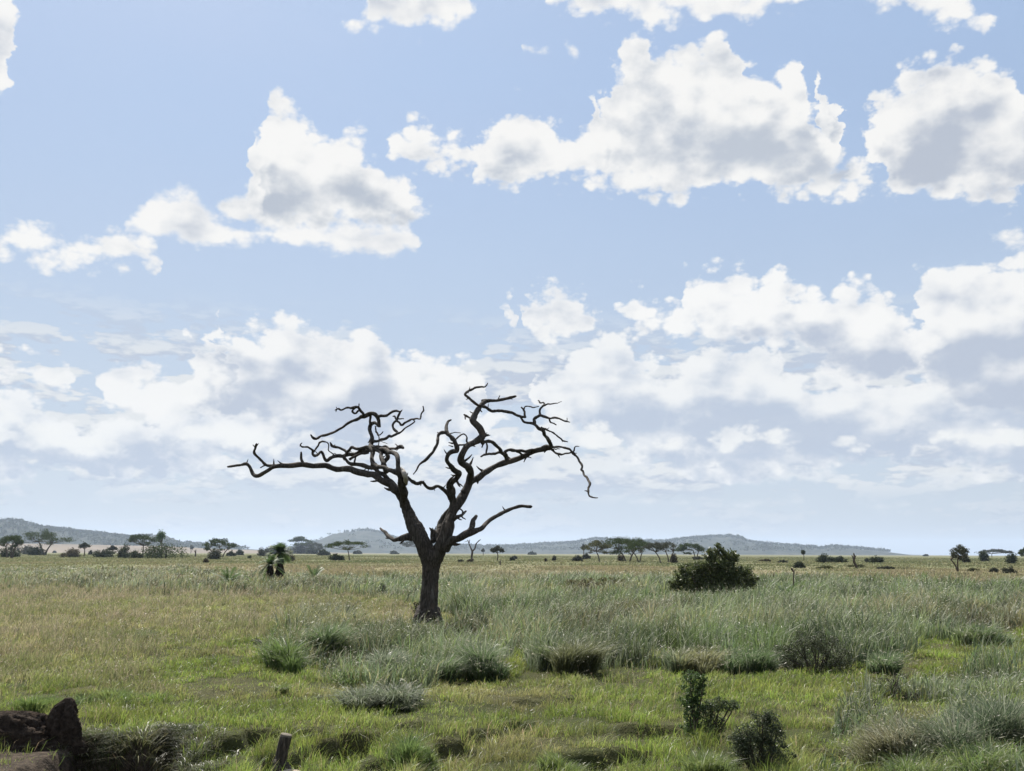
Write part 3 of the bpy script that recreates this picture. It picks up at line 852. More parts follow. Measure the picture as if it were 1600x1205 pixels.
        ([(645, 840), (635, 838), (623, 843), (615, 844), (608.6, 839.5), (602, 833), (594.3, 825.5)], [6, 4.8, 3.8, 3.2, 3, 2.4, 1.2], -0.4, []),
        ([(677, 846), (675.5, 838), (675, 831), (671.5, 825)], [4.5, 3.8, 3, .9], 0.1, [([(676, 836), (676, 825)], [1.8, .7]), ([(678, 838), (678.5, 830)], [1.8, .8])]),
        ([(708, 812), (713.5, 808.5), (720, 805), (728, 799)], [3.6, 3.2, 2.4, 1.3], -0.3, [([(714, 795), (717.5, 794.6), (722.8, 799.7), (723.5, 808), (728, 812)], [1, 1.1, 1.3, 1.2, .6])]),
    ]
    pale = mesh_obj('broken_wood', *join([tube(tpath([(634, 757), (634, 748), (631, 739), (626.5, 731)], [2.5, 4.0, 3.8, 1.2], -0.55), 12, 6, 0.2, 44)]), M_pale, root, smooth=True)
    pale['label'] = 'pale bare wood where the bark has split'
    for k, (pts, r, bl, tw) in enumerate(big):
        W = tpath(pts, r, bl); parts = [tube(W, 14, 8, 0.22, 10 + k, crook=0.45)]
        lr = random.Random(k * 7 + 1)
        for j in range(max(1, len(pts) // 3)):               # snapped stubs along the limb
            i = lr.randrange(1, len(W) - 1); q = np.array(W[i][:3]); rr = W[i][3]
            a = lr.uniform(0, 6.28); L = rr * lr.uniform(2.0, 3.6)
            d = np.array([math.cos(a), lr.uniform(-0.6, 0.6), math.sin(a)])
            parts.append(tube([(*(q), rr * 0.5), (*(q + d * L * 0.6), rr * 0.35), (*(q + d * L + np.array([0, 0, L * 0.15])), rr * 0.10)], 7, 4, 0.2, j))
        b = mesh_obj('branch', *join(parts), M_bark, root, smooth=True)
        for j, (p2, r2) in enumerate(tw):
            ends = [min((math.hypot(q[0] - x, q[1] - y), i) for i, (x, y) in enumerate(pts)) for q in (p2[0], p2[-1])]
            e = bl * math.sin(math.pi * min(ends)[1] / (len(pts) - 1))
            P2 = [(x, y + e, z, q) for x, y, z, q in tpath(p2, r2)]
            w = mesh_obj('twig', *join([tube(P2, 8, 6, 0.22, 50 + 17 * k + j, crook=0.5)]), M_bark, None, smooth=True)
            w.parent = b
    return root


dead_tree()


# ------------------------------------------------------------------ trees and bushes of the plain
def spot(px, by):
    """where a thing whose foot shows at this photograph point stands"""
    h = horizon(px)
    by = max(by, h + 2.3)
    p = ground(px, by)
    p[2] = float(height(np.array([p[0]]), np.array([p[1]]))[0])
    return p, p[1]


LEAFCOL = {'green': (0.045, 0.064, 0.022), 'dark': (0.036, 0.046, 0.023), 'olive': (0.075, 0.078, 0.034), 'grey': (0.052, 0.056, 0.038), 'brown': (0.075, 0.062, 0.038), 'vivid': (0.055, 0.100, 0.026)}


def crown_cloud(blobs, n, size, col, jit=0.35, hollow=0.55, up=0.0, carve=1.7):
    """leaves spread through lumpy blobs (x, y, z, rx, ry, rz), thinner where a coarse noise is low"""
    B = np.array(blobs, float)
    w = (B[:, 3] * B[:, 4] * B[:, 5]) ** 0.75; w /= w.sum()
    k = rng.choice(len(B), int(n * carve), p=w)
    d = rng.normal(0, 1, (len(k), 3)); d /= np.linalg.norm(d, axis=1)[:, None]
    r = hollow + (1 - hollow) * rng.uniform(0, 1, len(k)) ** 0.6
    r = r * (1 + 0.15 * rng.normal(0, 1, len(k)))
    c = B[k, :3] + d * r[:, None] * B[k, 3:]
    m = B[:, 3].mean()
    q = fbm(c[:, 0] / m * 1.6 + c[:, 2] / m * 1.1, c[:, 1] / m * 1.6 - c[:, 2] / m * 1.9, 3, int(abs(B[0, 0]) * 7) % 97)
    keep = np.argsort(-q + rng.uniform(0, 0.25, len(q)))[:n]
    c = c[keep]
    tone = 0.75 + 0.5 * vnoise(c[:, 0] / m * 2.3, c[:, 2] / m * 2.3 + c[:, 1] / m, 5)
    col = np.asarray(col)[None] * tone[:, None] * rng.uniform(1 - jit, 1 + jit, (len(c), 1))
    return leaves(c, np.full(len(c), size), col, up=up)


def acacia(px, by, x0, x1, top, label, thick=0.22, stems=((0.0, 0.0),), open_=0.5, col='green', group='acacias on the plain', n=2600, dead=0.0):
    p, D = spot(px, by); s = D / FPX
    H = (by - top) * s; by_ = by
    root = thing('acacia_tree', label, 'tree', p, group)
    X0, X1 = (x0 - px) * s, (x1 - px) * s
    cx, W = (X0 + X1) / 2, (X1 - X0)
    th = H * thick
    local = np.random.default_rng(int(px * 13 + by))
    pads = []; limbs = []
    npad = 13 if W > 3 else 9
    for i in range(npad):
        u = (i + 0.5) / npad * 2 - 1 + local.normal(0, 0.05)
        y = local.normal(0, 0.28) * W
        rx = W * local.uniform(0.11, 0.19)
        z = H - th * 0.35 - (abs(u) ** 2.2) * th * 0.55 - local.uniform(0, 0.35) * th - (abs(y) / W) ** 2 * th
        x = cx + u * (W / 2 - rx * 0.8)
        pads.append((p[0] + x, p[1] + y, p[2] + z, rx, rx * 1.2, th * local.uniform(0.20, 0.34)))
    for i in range(int(7 * open_)):
        u = local.uniform(-0.85, 0.85); rx = W * local.uniform(0.07, 0.12)
        pads.append((p[0] + cx + u * W / 2 * 0.9, p[1] + local.normal(0, 0.15) * W, p[2] + H - th * local.uniform(0.9, 1.6), rx, rx, th * 0.16))
    wood = []
    tw = max(0.024 * H, 0.5 * s)
    for j, (dx_, lean) in enumerate(stems):
        bx, by2 = p[0] + dx_ * s, p[1] + (j - (len(stems) - 1) / 2) * 0.5
        fz = H * local.uniform(0.38, 0.48)
        fork = np.array([bx + lean * s, by2, p[2] + fz])
        wood.append(tube([(bx, by2, p[2] - 0.3, tw * 1.35), (bx + lean * s * 0.35, by2, p[2] + fz * 0.5, tw), (*fork, tw * 0.85)], 8, 4, 0.08, j))
        mine = [q for i, q in enumerate(pads) if i % len(stems) == j] if len(stems) > 1 else pads
        if len(stems) > 1:
            order = sorted(pads, key=lambda q: q[0]); ns = len(stems)
            lo = sorted(range(ns), key=lambda a: stems[a][0] + stems[a][1]).index(j)
            mine = order[lo * len(order) // ns:(lo + 1) * len(order) // ns]
        for q in mine:
            e = np.array([q[0], q[1], q[2] - q[5] * 0.3])
            m = fork * 0.45 + e * 0.55; m[2] = fork[2] + (e[2] - fork[2]) * local.uniform(0.35, 0.62)
            wood.append(tube([(*fork, tw * 0.55), (*m, tw * 0.36), (*e, tw * 0.16)], 6, 4, 0.1, j))
    mesh_obj('trunk', *join(wood), M_farbark, root, smooth=True)
    leaf = max(0.9 * s, 0.11)
    V, F, C = crown_cloud(pads, int(n * 1.35 * (1 - dead)), leaf, LEAFCOL[col], hollow=0.2, up=0.3)
    mesh_obj('crown', V, F, M_far, root, col=C)
    return root


def bush(px, by, hw, top, label, col='dark', name='bush', cat='bush', group='bushes scattered over the plain', n=700, lumps=7, stem=False, near=False, crown=0.5):
    p, D = spot(px, by); s = D / FPX
    H = (by - top) * s * 1.08; W = hw * s * 1.18
    root = thing(name, label, cat, p, group)
    local = np.random.default_rng(int(px * 17 + by * 3))
    bl = []
    z0 = H * crown if stem else 0.0
    for i in range(lumps):
        u = local.uniform(-0.75, 0.75) if i else 0.0
        rx = W * local.uniform(0.30, 0.5)
        hh = (H - z0) * (1 - 0.55 * abs(u) ** 1.5) * (local.uniform(0.75, 1.0) if i else 1.0)
        rz = max(hh * local.uniform(0.30, 0.48), 0.05)
        bl.append((p[0] + u * W, p[1] + local.uniform(-0.5, 0.5) * W, p[2] + z0 + hh - rz, rx, rx, rz))
        if not stem: bl.append((p[0] + u * W * 1.1, p[1] + local.uniform(-0.4, 0.4) * W, p[2] + rz * 0.6, rx * 1.05, rx, rz * 0.9))
    tw = max(0.035 * H, 0.45 * s)
    wood = []
    if stem:
        wood.append(tube([(p[0], p[1], p[2] - 0.2, tw * 1.2), (p[0] + W * 0.08, p[1], p[2] + z0 * 0.6, tw), (p[0], p[1], p[2] + z0 * 1.15, tw * 0.7)], 7, 4, 0.1, 1))
        for q in bl[:4]: wood.append(tube([(p[0], p[1], p[2] + z0, tw * 0.6), (*q[:3], tw * 0.25)], 6, 3, 0.1, 2))
    else:
        for q in bl[:5]: wood.append(tube([(p[0] + (q[0] - p[0]) * 0.3, p[1], p[2] - 0.1, tw * 0.6), (*q[:3], tw * 0.25)], 6, 3, 0.1, 2))
    mesh_obj('trunk' if stem else 'stems', *join(wood), M_farbark, root, smooth=True)
    leaf = max((0.75 if near else 1.1) * s, 0.045)
    V, F, C = crown_cloud(bl, n, leaf, LEAFCOL[col], hollow=0.35 if n > 2500 else 0.1, carve=1.3)
    mesh_obj('crown', V, F, M_leaf if near else M_far, root, col=C)
    return root


acacia(18, 872, -4, 37, 831, 'open crowned acacia on several thin stems at the left edge of the photo', 0.40, ((-6, -3), (1, 4), (-2, 0)), 1.3)
acacia(68, 868, 36, 101, 825, 'acacia with two stems in a V and ragged tiered crown before the left hill', 0.42, ((0, -9), (2, 9)), 1.0)
acacia(223, 869, 197, 246, 833, 'umbrella acacia on one slim trunk rising left of the big round green bush', 0.34, ((0, 0),), 1.0)
acacia(341, 871, 315, 367, 838, 'dense dome topped umbrella acacia with many stems standing alone on the left half', 0.42, ((-6, -8), (0, 1), (6, 8)), 1.4)
acacia(471, 863, 449, 491, 835, 'small distant acacia with a thin flat plate crown left of the middle hill', 0.36, ((0, 0),), 0.2, n=2200)
acacia(492, 865, 466, 507, 845, 'grey low spreading acacia just right of and below the thin flat topped one', 0.55, ((-4, -3), (6, 4)), 1.2, 'grey')
acacia(546, 876, 508, 575, 843, 'wide open acacia with visible spreading limbs in front of the middle hill', 0.30, ((0, -3),), 0.8, n=1900)
acacia(653, 866, 624, 676, 843, 'distant flat topped acacia mostly hidden behind the fork of the dead tree', 0.30, ((0, 0),), 0.3, 'grey')
acacia(937, 878, 909, 958, 841, 'slim acacia at the left end of the acacia row with a sparse tilted crown', 0.42, ((0, -5),), 1.0, 'olive', n=2000)
acacia(981, 878, 938, 1024, 834, 'largest acacia of the row with two thick diverging trunks and a broad domed crown', 0.46, ((-3, -12), (3, 10)), 1.5, n=5200)
acacia(998, 879, 972, 1012, 846, 'smaller forked acacia tucked under the right side of the largest crown', 0.40, ((0, -9), (2, 4)), 0.6, n=1200)
acacia(1033, 880, 1004, 1046, 844, 'acacia leaning left on one slanting trunk right of the largest one', 0.34, ((0, -8),), 0.8, 'grey', n=1900)
acacia(1046, 879, 1028, 1058, 842, 'half bare acacia with upright forked limbs right of the slanting one', 0.35, ((-1, -4), (1, 6)), 0.4, 'grey', n=700)
acacia(1087, 873, 1056, 1102, 845, 'umbrella acacia at the right end of the row above the big dark bush', 0.45, ((-1, -3), (2, 3)), 0.8)
acacia(1497, 894, 1484, 1522, 849, 'tall acacia on two leaning bare trunks with a rounded dark crown on the right side', 0.42, ((-1, -10), (1, 1)), 0.7, 'grey', n=1700)
acacia(1550, 871, 1531, 1573, 857, 'faint distant umbrella acacia with a pale flat crown near the right edge', 0.40, ((0, 0),), 0.3, 'grey', n=1500)
acacia(1600, 878, 1591, 1625, 852, 'green acacia cut by the right edge of the photo', 0.45, ((4, 0),), 1.2, n=2600)

BUSHES = [
    (12, 871, 14, 852, 'dark', 'dark bush at the foot of the left edge acacia', 0), (40, 866, 15, 853, 'grey', 'hazy grey bush between the two leftmost acacias', 0),
    (57, 868, 12, 855, 'dark', 'dark bush just left of the V stemmed acacia trunk', 0), (109, 871, 15, 857, 'brown', 'wide brownish grey bush right of the V stemmed acacia', 0),
    (131, 870, 7, 849, 'dark', 'small round headed tree on a short stem beside the wide brownish bush', 1), (141.5, 867, 3, 860, 'grey', 'tiny round bush right of the small round headed tree', 0),
    (163, 871, 14, 857, 'dark', 'dark bush with a domed top midway between the V stemmed and one trunk acacias', 0), (175, 870, 6, 854, 'grey', 'tiny flat topped tree peeping over the domed dark bush', 1),
    (194, 872, 10, 850, 'dark', 'upright dark bush left of the one trunk acacia', 0), (208, 873, 14, 860, 'dark', 'low dark bush around the foot of the one trunk acacia', 0),
    (298, 861, 3.5, 850, 'grey', 'tiny far upright tree between the big green bush and the dome topped acacia', 1), (321, 880, 4, 873, 'brown', 'small brown bush low in the grass left of the dome topped acacia', 0),
    (339, 874, 14, 858, 'grey', 'grey thicket under the dome topped acacia', 0), (361, 869, 6, 861, 'dark', 'round dark bush just right of the dome topped acacia', 0),
    (374, 868, 5.5, 859, 'dark', 'second round dark bush further right of the dome topped acacia', 0), (391, 873, 4, 868, 'green', 'little green bush to the left of the palms', 0),
    (408, 869, 9, 857, 'grey', 'hazy grey bush left of the tall palm', 0), (430, 866, 14, 853, 'grey', 'grey thicket behind the tall palm', 0),
    (450, 878, 8, 859, 'brown', 'brownish bush right of the tall palm', 0), (468, 864, 14, 851, 'grey', 'grey bush below the thin flat topped acacia', 0),
    (487, 866, 8, 854, 'dark', 'dark bush below the low spreading grey acacia', 0), (506, 868, 9, 858, 'dark', 'flat dark bush left of the wide open acacia', 0),
    (525, 876, 10, 865, 'dark', 'round dark bush nearer the camera left of the wide open acacia trunk', 0), (559, 866, 6, 860, 'grey', 'tiny low bush right of the wide open acacia trunk', 0),
    (615, 862, 6, 857, 'dark', 'tiny dark far bush between the middle hill and the dead tree trunk', 0), (720, 879, 5, 875, 'grey', 'flat low shrub on the plain right of the dead trunk', 0),
    (737, 879, 6, 874, 'brown', 'low shrub at the foot of the small bare forked tree', 0), (777, 877, 9, 855, 'grey', 'small grey tree on the plain right of the small bare forked tree', 1),
    (755, 868, 2.5, 858, 'grey', 'thin far sapling between the bare forked tree and the small grey tree', 1), (800, 877, 4, 871, 'dark', 'little dark bush right of the small grey tree', 0),
    (804, 874, 4, 868, 'grey', 'tiny grey bush just behind the little dark bush', 0), (831, 861, 5, 856, 'dark', 'tiny dark far bush on the skyline of the plain near the middle', 0),
    (866, 877, 5, 869, 'grey', 'small grey bush alone on the tan plain in the middle', 0), (852, 878, 2.5, 873, 'brown', 'tiny brown bush left of the lone grey bush', 0),
    (903, 878, 7, 868, 'grey', 'grey bush left of the acacia row', 0), (916, 874, 6, 865, 'grey', 'low grey bush left of the first trunk of the acacia row', 0),
    (912, 871, 3.5, 853, 'grey', 'thin sapling left of the acacia row', 1), (968, 877, 7, 868, 'brown', 'small bush at the foot of the largest acacia', 0),
    (1053, 880, 5, 864, 'brown', 'upright brownish bush beside the half bare acacia', 0), (1088, 875, 9, 870, 'grey', 'low bush around the foot of the rightmost acacia of the row', 0),
    (1256, 876, 5.5, 861, 'dark', 'small tufted tree on the plain right of the big dark green bush', 1), (1249, 887, 8, 876, 'dark', 'low dark bush just below the small tufted tree', 0),
    (1224, 880, 6, 875, 'grey', 'pale low bush left of the small tufted tree', 0), (1198, 878, 9, 874, 'brown', 'flat brown bush right of the big dark green bush', 0),
    (1288, 880, 13, 866, 'dark', 'wide dark bush left of the leaning dead stump on the right plain', 0), (1314, 879, 9.5, 869, 'dark', 'round dark bush between the wide dark bush and the leaning dead stump', 0),
    (1355, 879, 3, 873, 'grey', 'tiny bush right of the leaning dead stump', 0), (1368, 880, 9.5, 868, 'dark', 'dark bush with a sloping right side right of the leaning dead stump', 0),
    (1510, 880, 5, 866, 'grey', 'small grey bush behind the tall two trunk acacia', 0), (1536, 877, 9, 860, 'dark', 'dark grey rounded bush left of the faint distant acacia', 0),
    (1583, 881, 12, 864, 'dark', 'dark wedge shaped bush near the right edge', 0), (1553, 896, 6.5, 888, 'grey', 'small grey bush nearer the camera at right, left one of a pair', 0),
    (1578, 898, 9, 887, 'grey', 'grey bush nearer the camera at right, right one of a pair', 0), (1447, 869, 4, 866, 'grey', 'tiny bush on the skyline of the plain at right', 0),
    (85, 861, 3, 858, 'grey', 'tiny bush on the pale slope right of the V stemmed acacia', 0), (375, 855.5, 6, 850, 'grey', 'faint far bush on the slope above the two round dark bushes', 0),
    (1340, 886, 14, 882, 'olive', 'low olive scrub patch below the leaning dead stump', 0), (1290, 889, 12, 884, 'olive', 'low olive scrub patch left of the leaning dead stump', 0),
    (1385, 889, 10, 884, 'grey', 'low grey scrub patch right of the leaning dead stump', 0), (1520, 893, 8, 888, 'olive', 'low olive scrub right of the two trunk acacia', 0),
]
for px, by, hw, top, col, label, st in BUSHES:
    bush(px, by, hw, top, label, col, name='small_tree' if st else 'bush', cat='tree' if st else 'bush', stem=bool(st), n=int(400 + hw * 110),
         lumps=5 if hw < 6 else 8, group='small trees of the plain' if st else 'bushes scattered over the plain')
bush(258, 873, 30, 846, 'big round bright green bush right of the one trunk acacia', 'green', n=3200, lumps=14, group=None)
bush(251, 870, 9, 831, 'pointed green tree rising out of the big round green bush', 'vivid', 'pointed_tree', 'tree', None, 800, 9, True)


def bare_tree(pts, label, name='dead_sapling', foot=None, group=None):
    (px, by) = foot
    p, D = spot(px, by)
    root = thing(name, label, 'dead tree', p, group)
    T = []
    for k, (path, r) in enumerate(pts):
        rs = np.interp(np.linspace(0, 1, len(path)), np.linspace(0, 1, len(r)), r)
        T.append(tube([(*at(x, y, D + 0.25 * math.sin(x * 2.0 + k)), q * D / FPX) for (x, y), q in zip(path, rs)], 7, 4, 0.12, k))
    mesh_obj('trunk', *join(T[:1]), M_farbark, root, smooth=True)
    if T[1:]: mesh_obj('branches', *join(T[1:]), M_farbark, root, smooth=True)


bare_tree([([(737.5, 880), (737, 870), (738, 862), (735.5, 856), (733, 850), (731, 844)], [1.9, 1.7, 1.6, 1.1, .9, .6]), ([(738, 862), (742, 857), (744, 850), (749, 844.5), (751, 843.5)], [1.2, 1, .8, .5]),
           ([(733, 850), (734, 843.5)], [.7, .5]), ([(731, 845), (726, 847)], [.5, .3])], 'small bare tree forked like a Y on the plain right of the dead trunk', foot=(737.5, 878))
bare_tree([([(1339, 889), (1336.5, 882), (1334, 876), (1335, 871), (1334, 865)], [2, 2.1, 1.8, 1.6, 1.0]), ([(1334.5, 874), (1331, 868)], [1.2, .6]), ([(1335, 872), (1337.5, 868.5)], [1, .6])],
          'leaning broken dead trunk standing alone on the right plain', 'dead_stump', foot=(1339, 888))
bare_tree([([(305, 872), (305.5, 866), (306, 859)], [1.4, 1.1, .6]), ([(305.5, 865), (303.5, 860)], [.6, .3])], 'thin bare stick of a trunk between the big green bush and the dome topped acacia', foot=(305, 870.5))
bare_tree([([(781.5, 884), (781.5, 879), (782, 876)], [1.3, 1.1, .8]), ([(781.5, 880), (779.5, 877)], [.5, .3])], 'short dark snag in the grass under the small grey tree', 'dead_snag', foot=(781.5, 883))


# ------------------------------------------------------------------ palms
def frond(base, d, L, droop, w, n=7):
    """a feathered palm leaf: rib plus leaflets both sides"""
    V = []; F = []
    d = np.array(d, float); d /= np.linalg.norm(d)
    side = np.cross(d, [0, 0, 1.0]); side /= np.linalg.norm(side) + 1e-9
    P = [base + d * L * t + np.array([0, 0, -droop * L * t * t]) for t in np.linspace(0, 1, n * 2)]
    for k in range(1, len(P)):
        t = k / len(P)
        ll = w * (1 - t) ** 0.5 * (0.5 + t)
        for s in (-1, 1):
            a = P[k - 1]; b = P[k]
            tip = b + side * s * ll + d * ll * 0.9 + np.array([0, 0, -ll * 0.35])
            o = len(V); V += [a, b, tip]; F.append((o, o + 1, o + 2))
    return V, F


def palm(px, by, top, label, skirt=True, nf=14, trunk=True, spread=1.0, fl=0.5):
    p, D = spot(px, by); s = D / FPX; H = (by - top) * s
    root = thing('palm', label, 'palm', p, 'wild date palms in the tall grass')
    th = H * (0.68 if trunk else 0.12)
    lr = np.random.default_rng(int(px))
    mesh_obj('trunk', *join([tube([(p[0] + 0.1, p[1], p[2] - 0.3, 1.8 * s), (p[0] + 0.03, p[1], p[2] + th * 0.5, 1.7 * s), (p[0], p[1], p[2] + th, 1.2 * s)], 9, 4, 0.15, 3)]), M_farbark, root, smooth=True)
    V = []; F = []
    hub = np.array([p[0], p[1], p[2] + th])
    for k in range(nf):
        a = k * 2.4 + lr.uniform(-.3, .3); e = lr.uniform(-0.35, 1.4)
        v, f = frond(hub, (math.cos(a) * math.cos(e), math.sin(a) * math.cos(e), math.sin(e)), H * fl * lr.uniform(0.75, 1.1) * spread, lr.uniform(0.25, 0.6), 0.16 * H)
        o = len(V); V += v; F += [tuple(i + o for i in q) for q in f]
    C = np.array([(0.050, 0.085, 0.025)]) * np.repeat(lr.uniform(0.7, 1.3, (len(V) // 3, 1)), 3, 0)
    mesh_obj('fronds', V, [np.array(F)], M_leaf, root, col=C)
    if skirt:
        V = []; F = []
        for k in range(260):
            a = lr.uniform(0, 6.28); z = th * lr.uniform(0.35, 1.0); r = lr.uniform(1.5, 5.6) * s * (0.7 + 0.6 * (1 - z / th))
            b0 = np.array([p[0] + math.cos(a) * 0.5 * s, p[1] + math.sin(a) * 0.5 * s, p[2] + z])
            tip = np.array([p[0] + math.cos(a) * r * 1.7, p[1] + math.sin(a) * r * 1.7, p[2] + z - th * lr.uniform(0.10, 0.45)])
            w = np.array([-math.sin(a), math.cos(a), 0]) * 1.3 * s
            o = len(V); V += [b0, (b0 + tip) / 2 + w + [math.cos(a) * s, math.sin(a) * s, .1], tip, (b0 + tip) / 2 - w]; F.append((o, o + 1, o + 2, o + 3))
        C = np.array([(0.050, 0.038, 0.026)]) * np.repeat(lr.uniform(0.5, 1.4, (len(V) // 4, 1)), 4, 0)
        k = mesh_obj('dead_leaves', V, [np.array(F)], M_far, root, col=C)


palm(436, 910, 843, 'tall palm with a thick dark skirt of dead leaves left of the middle hill', True, 40, True, 1.0, 0.36)
palm(421, 912, 870, 'shorter shaggy palm leaning against the left side of the tall skirted palm', True, 36, True, 1.1, 0.6)
palm(490, 908, 864, 'small palm with spiky fronds between the tall skirted palm and the wide open acacia', False, 26, False, 1.0, 0.85)
palm(357, 915, 874, 'low trunkless palm with upright spiky fronds below the dome topped acacia', False, 24, False, 1.1, 0.95)
palm(1226, 946, 898, 'low palm with arching fronds right of the big dark green bush', False, 20, False, 1.0, 1.0)
bare_tree([([(1240, 934), (1240, 920), (1240, 905), (1240.5, 893), (1239, 890)], [1.2, 1.0, .9, 1.0, 1.0]), ([(1240.5, 893), (1237.5, 889.5), (1236, 888)], [1.8, 1.6, .7])], 'thin dead pole with a crooked tip beside the arching low palm', 'dead_pole', foot=(1240, 930))


# ------------------------------------------------------------------ nearer shrubs
def shrub(px, by, blobs, label, col, n, name='shrub', leaf=1.1, stems=9, cat='shrub', mat=None, jit=0.4, hollow=0.3):
    """blobs in photograph pixels: (x, y, rx, ry)"""
    p, D = spot(px, by); s = D / FPX
    root = thing(name, label, cat, p)
    lr = np.random.default_rng(int(px * 3))
    B = []
    for x, y, rx, ry in blobs:
        q = at(x, y, D + lr.uniform(-0.4, 0.4) * rx * s)
        B.append((*q, rx * s, rx * s * 0.9, ry * s))
        for _ in range(3):                                 # shoots that break the outline
            a = lr.uniform(-0.2, math.pi + 0.2); f = lr.uniform(0.22, 0.42)
            B.append((q[0] + math.cos(a) * rx * s * 1.0, q[1] + lr.normal(0, 0.5) * rx * s, q[2] + math.sin(a) * ry * s * 1.0, rx * s * f, rx * s * f, ry * s * f))
    T = []
    for k in range(stems):
        q = B[(k * 4) % len(B)]
        T.append(tube([(p[0] + lr.normal(0, 0.12) * abs(q[3]), p[1] + lr.normal(0, .1), p[2] - 0.1, 1.6 * s), (p[0] * 0.4 + q[0] * 0.6 + lr.normal(0, .1) * q[3], q[1], p[2] * 0.5 + q[2] * 0.5, 1.1 * s),
                       (q[0] + lr.normal(0, .4) * q[3], q[1] + lr.normal(0, .3) * q[4], q[2] + lr.uniform(0.2, 1.0) * q[5], 0.4 * s)], 6, 4, 0.12, k))
    mesh_obj('stems', *join(T), M_farbark, root, smooth=True)
    V, F, C = crown_cloud(B, n, leaf * s, col, jit=jit, hollow=hollow, carve=1.6)
    mesh_obj('foliage', V, F, mat or M_leaf, root, col=C)
    return root


shrub(1113, 946, [(1125, 860, 9, 9), (1138, 868, 12, 9), (1117, 866, 10, 12), (1108, 872, 10, 9), (1147, 873, 8, 6), (1124, 880, 20, 10), (1095, 885, 16, 10), (1075, 893, 14, 9), (1060, 905, 11, 12), (1085, 905, 20, 16), (1115, 900, 24, 18), (1145, 897, 18, 14),
                  (1168, 893, 10, 10), (1172, 908, 12, 12), (1150, 912, 20, 14), (1052, 915, 8, 9), (1120, 918, 30, 12), (1075, 918, 18, 10)],
      'big dark green bush with a raised leafy top on the right of the plain', (0.068, 0.086, 0.028), 24000, 'large_bush', 1.7, 10, 'bush', hollow=0.1)
shrub(1272, 1048, [(1228, 1026, 18, 16), (1250, 1014, 20, 22), (1276, 1012, 18, 20), (1298, 1018, 18, 20), (1318, 1032, 15, 13), (1236, 1040, 28, 11), (1275, 1040, 30, 12), (1305, 1042, 26, 9)],
      'wide dark twiggy shrub at the near edge of the tall grass on the right', (0.048, 0.058, 0.028), 13000, 'shrub', 1.15, 26)
shrub(1396, 1093, [(1392, 1078, 12, 18), (1402, 1070, 8, 15), (1420, 1086, 16, 5), (1440, 1087, 12, 4)], 'small dark twiggy bush in the bright grass right of centre', (0.038, 0.036, 0.024), 1300, 'shrub', 1.1, 18)
shrub(1083, 1150, [(1078, 1060, 14, 12), (1094, 1070, 9, 9), (1084, 1084, 15, 13), (1076, 1100, 13, 12), (1088, 1110, 13, 14), (1100, 1060, 5, 6), (1080, 1125, 13, 11), (1086, 1141, 20, 12)],
      'slender leafy sapling standing upright in the bright grass', (0.055, 0.092, 0.026), 3600, 'sapling', 2.0, 8, 'sapling')
shrub(1112, 1150, [(1104, 1122, 9, 14), (1110, 1108, 12, 10), (1122, 1102, 14, 10), (1138, 1103, 14, 9), (1150, 1102, 10, 6), (1108, 1138, 14, 10), (1124, 1140, 12, 9), (1118, 1125, 12, 10)], 'low sprawling leafy bush at the right foot of the slender sapling', (0.055, 0.078, 0.030), 3600, 'shrub', 1.5, 12)
shrub(1190, 1203, [(1165, 1155, 18, 24), (1190, 1140, 18, 24), (1210, 1150, 18, 28), (1180, 1180, 28, 24), (1212, 1185, 24, 22), (1155, 1175, 14, 20)],
      'dark tangled shrub with pale flower tufts at the bottom right of centre', (0.044, 0.058, 0.028), 14000, 'shrub', 1.4, 26)
shrub(655, 962, [(652, 948, 6, 6), (648, 953, 5, 6), (657, 951, 5, 7)], 'small dark bush behind the left foot of the dead trunk', (0.035, 0.036, 0.018), 700, 'shrub', 1.1, 5)
shrub(403, 1012, [(401, 1003, 6, 6), (407, 1007, 5, 4)], 'little dark weed left of the tall grass tussock', (0.035, 0.040, 0.022), 350, 'weed', 1.3, 5)
shrub(957, 926, [(948, 913, 14, 8), (962, 912, 14, 9), (972, 917, 12, 6)], 'olive bushy mound in the tall grass left of the big dark green bush', (0.085, 0.080, 0.026), 1600, 'shrub', 1.2, 5)
shrub(914, 928, [(905, 914, 14, 8), (920, 914, 16, 9), (890, 912, 10, 6)], 'olive brown bushy mound in the tall grass right of the dead tree', (0.080, 0.070, 0.028), 1600, 'shrub', 1.2, 5)
shrub(600, 935, [(595, 922, 7, 9), (602, 926, 5, 7)], 'narrow dark weed in the grass left of the dead trunk', (0.040, 0.048, 0.026), 500, 'weed', 1.1, 5)


# ------------------------------------------------------------------ earth things in front
M_earth = material('crumbly_earth')
_o = objco(); _n = noise3(_o, 14, 6, 0.7); _l = noise3(_o, 4, 4, 0.6)
finish(principled(mixc(sstep(_n, 0.3, 0.75), (0.022, 0.017, 0.014), (0.080, 0.060, 0.046)), 0.95, 0.1, _n + _l, 0.12).outputs[0])
M_rock = material('dusty_stone')
_n = noise3(objco(), 8, 5, 0.6)
finish(principled(mixc(_n, (0.20, 0.15, 0.12), (0.40, 0.33, 0.28)), 0.9, 0.2, _n, 0.02).outputs[0])


